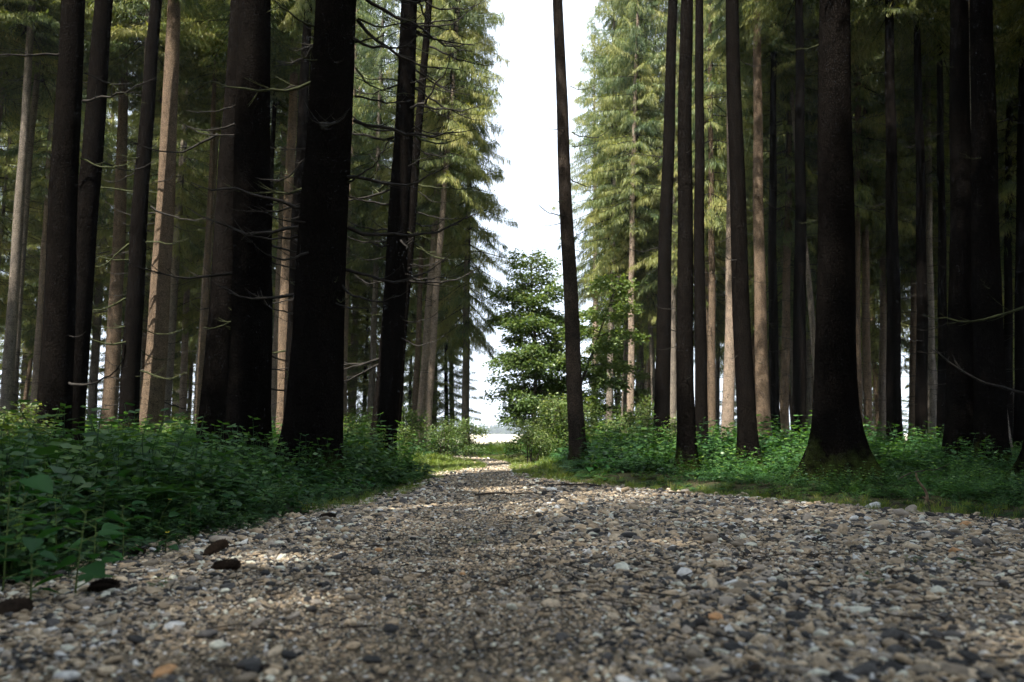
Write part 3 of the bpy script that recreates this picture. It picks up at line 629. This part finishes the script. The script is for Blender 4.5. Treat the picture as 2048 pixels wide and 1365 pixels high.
# ------------------------------------------------------------------ scatter with geometry nodes
def scatter(name, P, ROT, SC, IDX, TINT, sources, **tags):
    me = bpy.data.meshes.new(name); me.vertices.add(len(P)); me.vertices.foreach_set('co', np.asarray(P, np.float32).ravel())
    for an, ty, v in (('rot', 'FLOAT_VECTOR', ROT), ('scl', 'FLOAT_VECTOR', SC)):
        a = me.attributes.new(an, ty, 'POINT'); a.data.foreach_set('vector', np.asarray(v, np.float32).ravel())
    a = me.attributes.new('idx', 'INT', 'POINT'); a.data.foreach_set('value', np.asarray(IDX, np.int32))
    a = me.attributes.new('itint', 'FLOAT', 'POINT'); a.data.foreach_set('value', np.asarray(TINT, np.float32))
    o = obj(name, me)
    ng = bpy.data.node_groups.new(name, 'GeometryNodeTree')
    ng.interface.new_socket('Geometry', in_out='INPUT', socket_type='NodeSocketGeometry'); ng.interface.new_socket('Geometry', in_out='OUTPUT', socket_type='NodeSocketGeometry')
    gi = ng.nodes.new('NodeGroupInput'); go = ng.nodes.new('NodeGroupOutput'); jn = ng.nodes.new('GeometryNodeJoinGeometry')
    def na(n, t):
        x = ng.nodes.new('GeometryNodeInputNamedAttribute'); x.data_type = t; x.inputs['Name'].default_value = n; return x.outputs['Attribute']
    rot = na('rot', 'FLOAT_VECTOR'); scl = na('scl', 'FLOAT_VECTOR'); idx = na('idx', 'INT')
    for k, s in enumerate(sources):
        ip = ng.nodes.new('GeometryNodeInstanceOnPoints'); oi = ng.nodes.new('GeometryNodeObjectInfo'); oi.inputs['Object'].default_value = s
        cp = ng.nodes.new('FunctionNodeCompare'); cp.data_type = 'INT'; cp.operation = 'EQUAL'
        ng.links.new(idx, cp.inputs[2]); cp.inputs[3].default_value = k
        ng.links.new(gi.outputs[0], ip.inputs['Points']); ng.links.new(cp.outputs[0], ip.inputs['Selection']); ng.links.new(oi.outputs['Geometry'], ip.inputs['Instance'])
        ng.links.new(rot, ip.inputs['Rotation']); ng.links.new(scl, ip.inputs['Scale']); ng.links.new(ip.outputs[0], jn.inputs[0])
    ng.links.new(jn.outputs[0], go.inputs[0])
    md = o.modifiers.new('scatter', 'NODES'); md.node_group = ng
    return tag(o, **tags)
def src(name, me): return bpy.data.objects.new(name, me)

# herbs
def herb_nettle(seed, h=.42, pairs=7, l=.085):
    g = np.random.default_rng(seed); A = Acc()
    for s in range(3):
        b = g.normal(0, .06, 2); ln = g.normal(0, .16, 2); H = h * g.uniform(.6, 1.1)
        z = np.linspace(0, H, 5); P = np.stack([b[0] + ln[0] * z, b[1] + ln[1] * z, z], 1); A.tube(P, np.linspace(.0035, .0015, 5), 3, .35)
        for k in range(pairs):
            f = .2 + .8 * k / (pairs - 1); q = np.array([np.interp(f * H, z, P[:, 0]), np.interp(f * H, z, P[:, 1]), f * H]); a = k * 1.57 + g.normal(0, .3)
            for sd in (0, math.pi):
                aa = a + sd; D = unit(np.array([[math.cos(aa), math.sin(aa), g.uniform(-.35, .35)]])); S = unit(np.cross(D, np.array([0, 0, 1]) + g.normal(0, .25, 3)))
                L = l * g.uniform(.7, 1.2) * (1.15 - .55 * f)
                A.kites(q[None], D, S, L, L * .62, np.clip(g.normal(.45 + .2 * f, .12), 0, 1), 0, .4)
    return A.mesh('herb', [M['herb']])
def herb_fern(seed, n=8, L=.5):
    g = np.random.default_rng(seed); A = Acc()
    for k in range(n):
        az = k * 2 * math.pi / n + g.normal(0, .25); out = np.array([math.cos(az), math.sin(az), 0]); lat = np.array([-math.sin(az), math.cos(az), 0]); ll = L * g.uniform(.7, 1.1); e = g.uniform(.7, 1.2)
        m = 13; t = np.linspace(.12, 1, m); P = np.outer(ll * t * .8, out) + np.outer(ll * (e * t - .75 * e * t * t), [0, 0, 1])
        A.tube(P[::3], np.linspace(.0035, .001, len(P[::3])), 3, .4)
        for sd in (-1, 1):
            D = unit(lat * sd + out * .35 + g.normal(0, .08, (m, 3)) + np.array([0, 0, -.15])); S = unit(np.cross(D, [0, 0, 1.]) + g.normal(0, .1, (m, 3)))
            w = ll * .26 * np.sin(math.pi * np.clip(t * .86 + .1, 0, 1)) + .01
            A.kites(P, D, S, w, ll * .075, np.clip(g.normal(.55, .1, m), 0, 1), 0, .35)
    return A.mesh('herb', [M['herb']])
def herb_broad(seed, n=26, h=.3, l=.075):
    g = np.random.default_rng(seed); A = Acc()
    az = g.uniform(0, 6.28, n); r = g.uniform(.02, .2, n); z = h * g.uniform(.2, 1, n)
    P = np.stack([np.cos(az) * r, np.sin(az) * r, z], 1)
    for k in range(0, n, 2): A.tube(np.array([[0, 0, 0], P[k] * [.5, .5, .6], P[k]]), [.003, .002, .0012], 3, .35)
    D = unit(np.stack([np.cos(az) + g.normal(0, .4, n), np.sin(az) + g.normal(0, .4, n), g.normal(-.1, .3, n)], 1)); S = unit(np.cross(D, np.array([0, 0, 1]) + g.normal(0, .25, (n, 3))))
    L = l * g.uniform(.6, 1.35, n); A.kites(P, D, S, L, L * .72, np.clip(g.normal(.5, .17, n), 0, 1), 0, .45)
    return A.mesh('herb', [M['herb']])
def grass_tuft(seed, n=34, h=.26):
    g = np.random.default_rng(seed); A = Acc()
    for k in range(n):
        az = g.uniform(0, 6.28); b = g.normal(0, .05, 2); H = h * g.uniform(.5, 1.2); le = g.uniform(.1, .7) * H
        t = np.linspace(0, 1, 4); c = np.array([math.cos(az), math.sin(az)]); P = np.stack([b[0] + c[0] * le * t ** 2, b[1] + c[1] * le * t ** 2, H * (t - .22 * t ** 3)], 1)
        s = np.array([-c[1], c[0], 0]); w = .0042 * np.array([1, .9, .6, .08])
        V = np.concatenate([P + s * w[:, None], P - s * w[:, None]]); F = [[i, i + 1, i + 5, i + 4] for i in range(3)]
        A.add(V, F, np.clip(g.normal(.5, .2), 0, 1))
    return A.mesh('grass', [M['grass']])
HERBS = [src('herb', herb_nettle(1)), src('herb', herb_nettle(2, .5, 8, .1)), src('herb', herb_fern(3)), src('herb', herb_fern(4, 6, .4)), src('herb', herb_broad(5)), src('herb', herb_broad(6, 34, .22, .06)), src('herb', herb_nettle(7, .36, 6, .07))]
TUFTS = [src('tuft', grass_tuft(1)), src('tuft', grass_tuft(2, 40, .2)), src('tuft', grass_tuft(3, 26, .34))]
def sample_ground(bands, g, keep):
    out = []
    for d0, d1, dens in bands:
        hw = .80 * d1 + 1.5; n = int(dens * 2 * hw * (d1 - d0))
        x = g.uniform(-hw, hw, n); y = g.uniform(d0, d1, n)
        m = (np.abs(x) < .78 * y + 1.2) & keep(x, y); out.append(np.stack([x[m], y[m]], 1))
    return np.concatenate(out)
def offroad(x, y): return np.maximum(ledge(y) - x, x - redge(y))
g = np.random.default_rng(21)
XY = sample_ground([(.9, 6, 62), (6, 12, 34), (12, 20, 17), (20, 34, 8), (34, 50, 3)], g, lambda x, y: (offroad(x, y) > .12 + .25 * g.random(len(x)) ** 2))
x, y = XY.T; off = offroad(x, y)
left = x < -.8
hgt = np.where(left, .62 + .5 * smooth(.1, 1.5, off) + .45 * smooth(9, 15, y), .42 + .35 * smooth(.5, 2.0, off) + .75 * smooth(.8, 2.5, off) * smooth(11, 16, y) * smooth(9, 5, x - .22 * y))
hgt = hgt * (1 + .25 * vnoise(x, y, .9)) * g.uniform(.7, 1.2, len(x)) * (1 + .012 * np.clip(y - 15, 0, 40))
hgt *= .45 + .55 * smooth(.1, .7, off)
hgt *= np.where((x > -.115 * y) & (x < .6) & (y > 17), .38, 1)
hgt *= np.where((x > -3.6) & (x < 0) & (y > 14.5) & (y < 23), .3, 1)
hgt *= np.where((x > -.2) & (x < 1.2) & (y > 12.5) & (y < 19), .5, 1)
hgt *= np.where((~left) & (y < 12), .72, 1)
idx = g.choice(7, len(x), p=[.24, .16, .08, .1, .18, .14, .1])
ferny = (~left) & (off < 1.3) & (y > 9); idx = np.where(ferny & (g.random(len(x)) < .7), g.choice([2, 3, 5], len(x)), idx)
Pz = np.stack([x, y, gz(x, y) - .015], 1)
tint = np.clip(g.normal(.45, .2, len(x)) + .25 * vnoise(x, y, .5) + .25 * ferny, 0, 1)
wd = g.uniform(.85, 1.25, len(x))
scatter('undergrowth', Pz, np.stack([g.normal(0, .1, len(x)), g.normal(0, .1, len(x)), g.uniform(0, 6.28, len(x))], 1), np.stack([hgt * wd * 1.15, hgt * wd * 1.15, hgt * 1.15], 1), idx, tint, HERBS, label='leafy green undergrowth covering the forest floor', cat='undergrowth', kind='stuff')
XY = sample_ground([(1, 6, 26), (6, 14, 60), (14, 26, 60), (26, 40, 10)], g, lambda x, y: (offroad(x, y) > -.06) & (offroad(x, y) < .25 + 1.1 * g.random(len(x)) ** 2 + 1.6 * ((y > 14) & (y < 24) & (x < 0))) & ((y > 7) | (x > 0)))
x, y = XY.T
mid = (g.random(90) * 9 + 14.5); mx_ = (ledge(mid) + redge(mid)) / 2 + g.normal(0, .09, 90)
x = np.concatenate([x, mx_]); y = np.concatenate([y, mid]); small = np.concatenate([np.ones(len(XY)), np.full(90, .25)])
sc = g.uniform(.55, 1.15, len(x)) * small * (.38 + .42 * smooth(12, 18, y)) * np.where((x > -1.9) & (x < .7) & (y > 14) & (y < 26), .55, 1)
scatter('grass', np.stack([x, y, gz(x, y) - .01], 1), np.stack([g.normal(0, .12, len(x)), g.normal(0, .12, len(x)), g.uniform(0, 6.28, len(x))], 1), np.stack([sc * 1.2, sc * 1.2, sc], 1), g.integers(0, 3, len(x)), np.clip(g.normal(.5, .22, len(x)), 0, 1), TUFTS, label='short grass fringing the gravel and the sunlit path', cat='grass', kind='stuff')
# grassy mound past the bend
e = bpy.data.objects.new('grass_clump', None)
A = Acc(); gg = np.random.default_rng(77)
for k in range(900):
    a = gg.uniform(0, 6.28); r = math.sqrt(gg.random()); b = np.array([math.cos(a) * r * .95, math.sin(a) * r * .6]); H = (.62 - .3 * r * r) * gg.uniform(.7, 1.15); az = a + gg.normal(0, .6); le = H * gg.uniform(.2, .7)
    t = np.linspace(0, 1, 4); c = np.array([math.cos(az), math.sin(az)]); P = np.stack([b[0] + c[0] * le * t ** 2, b[1] + c[1] * le * t ** 2, H * (t - .25 * t ** 3)], 1)
    s = np.array([-c[1], c[0], 0]); w = .008 * np.array([1, .9, .6, .08]); A.add(np.concatenate([P + s * w[:, None], P - s * w[:, None]]), [[i, i + 1, i + 5, i + 4] for i in range(3)], np.clip(gg.normal(.45, .15), 0, 1))
p = gp(1003, 28.5)
tag(obj('grass_clump', A.mesh('grass_clump', [M['grass']]), None, p), 'rounded clump of tall green grass past the path bend', 'grass clump')

# ------------------------------------------------------------------ gravel
def stone_mesh(seed, m, sub=2):
    import bmesh
    g = np.random.default_rng(seed); bm = bmesh.new(); bmesh.ops.create_icosphere(bm, subdivisions=sub, radius=.5)
    k = g.normal(0, 1.6, (4, 3)); ph = g.uniform(0, 6.28, 4); sx = np.array([1, g.uniform(.62, .95), g.uniform(.42, .66)])
    for v in bm.verts:
        c = np.array(v.co); d = 1 + sum(.09 * math.sin(2.2 * float(k[i] @ c) * 2 + ph[i]) for i in range(4)); c = c * d * sx
        c[2] = max(c[2], -.2); v.co = c
    me = bpy.data.meshes.new('pebble'); bm.to_mesh(me); bm.free(); me.materials.append(m)
    me.polygons.foreach_set('use_smooth', np.ones(len(me.polygons), bool)); return me
ST = [src('stone', stone_mesh(10 + k, M['stone_i'])) for k in range(6)]
g = np.random.default_rng(31)
def on_road(x, y): return (x > ledge(y) - .05 - .18 * np.abs(g.normal(0, 1, len(x))) * smooth(.2, 1., 2 - y * 0)) & (x < redge(y) + .05 + .12 * np.abs(g.normal(0, 1, len(x))))
def coarse(x, y): return .62 + .55 * smooth(.15, .9, np.abs(x + .33)) - .25 * np.exp(-((x - 1.25) / .35) ** 2) + .15 * vnoise(x, y, 1.3)
parts = []
for d0, d1, dens, md in ((.75, 2.2, 12500, .0098), (2.2, 3.6, 7600, .012), (3.6, 6, 3600, .0175), (6, 10, 1700, .024), (10, 16, 700, .03), (16, 27, 220, .035)):
    XY = sample_ground([(d0, d1, dens)], g, on_road); x, y = XY.T
    s = md * np.exp(g.normal(0, .42, len(x))) * coarse(x, y); parts.append(np.stack([x, y, s], 1))
x, y, s = np.concatenate(parts).T
n = len(x)
tint = np.clip(g.random(n) * .98, 0, 1)
fz = s * g.uniform(.7, 1.1, n)
scatter('gravel', np.stack([x, y, gz(x, y) + .006 + s * g.uniform(.0, .22, n)], 1), np.stack([g.normal(0, .35, n), g.normal(0, .35, n), g.uniform(0, 6.28, n)], 1), np.stack([s * g.uniform(.9, 1.4, n), s * g.uniform(.85, 1.2, n), fz], 1), g.integers(0, 6, n), tint, ST, kind='stuff').parent = road
SO = [stone_mesh(40 + k, M['stone_o']) for k in range(6)]
k = 0
while k < 290:
    d = 1.1 + 4.2 * g.random() ** 1.3; xx = g.uniform(-.75, .75) * d
    if not (ledge(d) - .05 < xx < redge(d)): continue
    s = g.uniform(.02, .04) * (1 + .1 * d) * (.8 + .25 * abs(xx))
    o = obj('pebble', SO[k % 6], road, (xx, d, float(gz(xx, d)) + .008 + s * .12), (g.normal(0, .2), g.normal(0, .2), g.uniform(0, 6.28)), (s * g.uniform(.95, 1.3), s, s * g.uniform(.75, 1.0))); k += 1

# ------------------------------------------------------------------ cones, sticks
def cone_mesh(seed, L=.11, R=.018):
    g = np.random.default_rng(seed); A = Acc()
    t = np.linspace(0, 1, 9); A.tube(np.stack([t * L, .01 * np.sin(t * 3), 0 * t], 1), R * .75 * np.sin(math.pi * (t * .86 + .1)) ** .6, 8)
    for i in range(15):
        f = .04 + .92 * i / 15; rr = R * math.sin(math.pi * (f * .86 + .1)) ** .6
        for j in range(9):
            a = j * 2 * math.pi / 9 + i * .35; rad = np.array([0, math.cos(a), math.sin(a)])
            P = np.array([f * L, .01 * math.sin(f * 3), 0]) + rad * rr * .6; D = unit(np.array([[.8, 0, 0]]) + rad * 1.1); S = unit(np.cross(D, rad))
            A.kites(P[None], D, S, R * 1.05, R * .85, g.uniform(.2, .8), 0, .6)
    return A.mesh('spruce_cone', [M['cone']])
CN = [cone_mesh(1), cone_mesh(2, .095, .02), cone_mesh(3, .08, .022)]
for i, (xp, yp, s, rz, lab) in enumerate(((427, 1118, 1.0, .9, 'upright-tilted dark spruce cone above another cone on the gravel'), (443, 1146, 1.05, .1, 'dark spruce cone lying just below a tilted one on the gravel'),
        (200, 1192, 1.0, .15, 'dark spruce cone lying where undergrowth meets gravel, under large leaves'), (648, 1039, 1.2, .05, 'small dark spruce cone at the far shaded edge of the left plants'), (14, 1245, 1.0, 1.2, 'dark spruce cone beside the mossy weeds at the gravel edge'), (1500, 1152, .55, .6, 'small dark cone piece lying alone among pale pebbles'), (260, 1114, .9, .1, 'dark spruce cone half under the fringe of leaves'))):
    p = ground_hit(xp, yp); obj_ = obj('spruce_cone', CN[i % 3], None, (p[0] - .04, p[1], p[2] + .016 * s), (.3, -.35 if i == 0 else 0, rz), (s, s, s)); tag(obj_, lab, 'cone', 'cones on the gravel')
def stick_mesh(seed, L, r, wig=.04, m='stick'):
    g = np.random.default_rng(seed); A = Acc(); n = 12; t = np.linspace(0, 1, n)
    P = np.stack([L * (t - .5), g.normal(0, wig * .35, n).cumsum() * L, .012 + np.abs(g.normal(0, wig * .2, n).cumsum()) * L], 1); A.tube(P, r * (1 - .6 * t), 6)
    for q in (4, 8):
        l = L * g.uniform(.08, .18); A.tube(np.stack([P[q], P[q] + [l * .6, l * .7 * g.choice([-1, 1]), l * .15]]), [r * .5, r * .15], 4)
    return A.mesh('stick', [M[m]], True)
for i, (xp, yp, L, r, rz, lab) in enumerate(((1145, 976, .95, .022, -.5, 'long dark stick lying at the right rim of the shaded gravel'), (1108, 989, .3, .03, .15, 'short thick dark stick on the shaded gravel'), (1240, 975, .28, .02, .1, 'short dark stick where grass meets the gravel'), (1350, 990, .4, .028, -.1, 'dark bark-like stick under the mossy-footed spruce at the gravel rim'),
        (1020, 993, .9, .016, .2, 'thin dark twig across the middle of the shaded gravel'), (780, 995, .8, .014, -.1, 'thin dark twig near the grassy left rim of the gravel'), (910, 957, .5, .02, .05, 'dark twig at the edge of the sunlit path'), (1085, 970, .2, .03, .3, 'stubby dark stick beside a tuft on the gravel'))):
    p = ground_hit(xp, yp); tag(obj('stick', stick_mesh(500 + i, L, r), None, (p[0], p[1], p[2] + .01), (0, 0, rz)), lab, 'stick', 'sticks on the gravel')
p = ground_hit(1846, 1010); A = Acc(); t = np.linspace(0, 1, 9)
A.tube(np.stack([.05 * np.sin(t * 5), 0 * t, .34 * t - .02], 1), .016 * (1 - .5 * t), 6); A.tube(np.array([[.0, 0, .08], [.09, .02, .03], [.16, .02, .0]]), [.01, .008, .005], 5)
tag(obj('twig', A.mesh('twig', [M['paletwig']], True), None, p), 'crooked pale twig standing up in the dark grass right of the giant spruce', 'twig')
p = ground_hit(1850, 978); A = Acc(); A.tube(np.stack([.7 * t - .35, 0 * t, .12 + .22 * t + .03 * np.sin(t * 6)], 1), .011 * (1 - .6 * t), 5)
tag(obj('twig', A.mesh('twig', [M['stick']], True), None, p), 'thin slanting dead twig above the dark grass right of the giant spruce', 'twig')

# ------------------------------------------------------------------ broad-leaved plants along the left rim
def leaf_mesh(seed, wide=.62):
    g = np.random.default_rng(seed)
    xs_ = np.array([0, .12, .32, .55, .78, 1.0]); w = np.array([.05, .8, 1., .8, .42, 0]) * wide * .5
    V = []; 
    for q, (a, b) in enumerate(zip(xs_, w)):
        z = -.16 * a * a; V += [[a, -b, z + b * .25 + g.normal(0, .012)], [a, 0, z - .012], [a, b, z + b * .25 + g.normal(0, .012)]]
    F = []
    for q in range(5):
        k = q * 3; F += [[k, k + 3, k + 4, k + 1], [k + 1, k + 4, k + 5, k + 2]]
    return new_mesh('leaf', np.array(V), np.array(F), [M['plant']], smooth_=True, attrs={'tint': np.full(18, .45 + .1 * g.normal())})
LF = [leaf_mesh(k, (.62, .75, .5, .85)[k]) for k in range(4)]
g = np.random.default_rng(91)
def plant(x, y, h, n, l, label, group, flower=False):
    z = float(gz(x, y)); e = bpy.data.objects.new('leafy_plant', None); COL.objects.link(e); e.location = (x, y, z - .01); tag(e, label, 'plant', group)
    A = Acc(); lx, ly = g.normal(0, .12, 2); t = np.linspace(0, 1, 6); S = np.stack([lx * h * t * t, ly * h * t * t, h * t], 1); A.tube(S, np.linspace(.0032, .0015, 6), 5)
    az = g.uniform(0, 6.28); tips = []
    for k in range(n):
        f = .08 + .92 * (k + .5) / n; q = np.array([np.interp(f, t, S[:, 0]), np.interp(f, t, S[:, 1]), f * h]); az += 2.4 + g.normal(0, .3)
        pl = l * g.uniform(.25, .6); c = np.array([math.cos(az), math.sin(az), .35]); A.tube(np.stack([q, q + c * pl]), [.002, .0015], 4); tips.append((q + c * pl, az))
    obj('stem', A.mesh('stem', [M['stem']], True), e)
    for k, (q, a) in enumerate(tips):
        s = l * g.uniform(.65, 1.15); obj('leaf', LF[int(g.integers(0, 4))], e, tuple(q), (g.normal(0, .25), g.uniform(-.25, .45), a), (s, s, s))
    if flower:
        A = Acc()
        for k in range(5):
            a = k * 1.2566; D = np.array([[math.cos(a), math.sin(a), .4]]); A.kites(np.array([[0, 0, 0.]]), unit(D), unit(np.cross(D, [0, 0, 1.])), .014, .011)
        obj('flower', A.mesh('flower', [M['yellow']]), e, (S[-1][0], S[-1][1], h + .004))
    return e
for xp, yp, h, n, l, fl in ((150, 1195, .26, 9, .10, 0), (60, 1215, .2, 9, .075, 0), (20, 1160, .30, 10, .085, 0), (110, 1150, .28, 10, .07, 0), (185, 1165, .22, 9, .085, 0), (245, 1130, .24, 9, .085, 0), (235, 1105, .22, 9, .07, 0),
        (40, 1120, .34, 10, .085, 0), (130, 1105, .32, 10, .08, 0), (310, 1085, .22, 8, .07, 1), (330, 1110, .10, 7, .05, 1), (380, 1078, .22, 9, .07, 0), (450, 1060, .22, 9, .07, 0), (200, 1090, .34, 9, .11, 0), (90, 1085, .4, 10, .09, 0),
        (10, 1085, .44, 9, .12, 0), (290, 1065, .34, 9, .09, 0), (520, 1045, .24, 9, .075, 0), (500, 1035, .3, 9, .075, 0), (590, 1025, .26, 9, .08, 0), (160, 1060, .42, 8, .12, 0), (660, 1010, .26, 8, .085, 0), (730, 992, .26, 8, .1, 0), (400, 1045, .36, 9, .09, 0), (5, 1190, .36, 6, .11, 0), (560, 1015, .34, 8, .09, 0)):
    p = ground_hit(xp, yp)
    plant(p[0], p[1], h * 1.0, n, l, 'yellow-flowered low leafy plant at the shaded rim of the gravel' if fl else 'broad-leaved green plant at the shaded left rim of the gravel', 'flowering plants along the rim' if fl else 'broad-leaved plants along the rim', bool(fl))
for xp, yp, h in ((1218, 962, .42), (1180, 955, .4)):
    p = ground_hit(xp, yp); plant(p[0], p[1], h, 10, .13, 'yellow-green broad-leaved plant beside the gravel under the lone bare spruce', 'yellow-green plants under the lone spruce')
# litter of needles, bark flakes and bits of twig on the gravel, and small weeds
def bit_mesh(seed):
    g = np.random.default_rng(seed); A = Acc(); n = 4; t = np.linspace(0, 1, n)
    A.tube(np.stack([t - .5, g.normal(0, .08, n).cumsum(), .03 + np.abs(g.normal(0, .03, n))], 1), .045 * (1 - .4 * t), 4)
    return A.mesh('bit', [M['stick']])
def flake_mesh(seed):
    g = np.random.default_rng(seed); A = Acc(); c = g.uniform(.25, .5)
    A.add([[-.5, -.2, 0], [.1, -c * .6, .08], [.5, 0, .02], [.15, c * .6, .1], [-.4, .25, .03]], [[0, 1, 2, 3]]); A.add([[-.5, -.2, 0], [.15, c * .6, .1], [-.4, .25, .03], [-.48, .05, .01]], [[0, 1, 2, 3]])
    return A.mesh('flake', [M['cone']])
g = np.random.default_rng(55)
LIT = [src('bit', bit_mesh(1)), src('bit', bit_mesh(2)), src('flake', flake_mesh(3)), src('flake', flake_mesh(4))]
XY = sample_ground([(.9, 4, 75), (4, 14, 26)], g, lambda x, y: (x > ledge(y)) & (x < redge(y))); x, y = XY.T; n = len(x)
ii = g.choice(4, n, p=[.35, .3, .2, .15]); sc = np.where(ii < 2, g.uniform(.02, .11, n), g.uniform(.012, .04, n)); th = np.where(ii < 2, .6, 1) * sc
scatter('litter', np.stack([x, y, gz(x, y) + .017], 1), np.stack([g.normal(0, .15, n), g.normal(0, .15, n), g.uniform(0, 6.28, n)], 1), np.stack([sc, th, th], 1), ii, g.random(n), LIT, kind='stuff').parent = road
XY = sample_ground([(1.2, 9, 3.2)], g, lambda x, y: (x > ledge(y)) & (x < redge(y)) & ((np.abs(x - 1.2) < .5) | (x - ledge(y) < .35) | (g.random(len(x)) < .15))); x, y = XY.T; n = len(x); sc = g.uniform(.1, .24, n)
scatter('weeds', np.stack([x, y, gz(x, y) + .004], 1), np.stack([0 * x, 0 * x, g.uniform(0, 6.28, n)], 1), np.stack([sc, sc, sc * .6], 1), g.choice([4, 5], n), g.uniform(.3, .8, n), HERBS, kind='stuff').parent = road
print('trees', tree_n[0])

# ------------------------------------------------------------------ air
hm, hnt, ho = mat('thin_haze')
pv = hnt.nodes.new('ShaderNodeVolumePrincipled'); pv.inputs['Color'].default_value = (.86, .92, 1, 1); pv.inputs['Density'].default_value = .0003; pv.inputs['Anisotropy'].default_value = .2
hnt.links.new(pv.outputs[0], ho.inputs['Volume'])
hv = np.array([[x, y, z] for z in (-1.6, 36) for x, y in ((-1500, -200), (1500, -200), (1500, 1400), (-1500, 1400))], float)
tag(obj('haze', new_mesh('haze', hv, np.array([[0, 3, 2, 1], [4, 5, 6, 7], [0, 1, 5, 4], [1, 2, 6, 5], [2, 3, 7, 6], [3, 0, 4, 7]]), [hm])), kind='stuff')
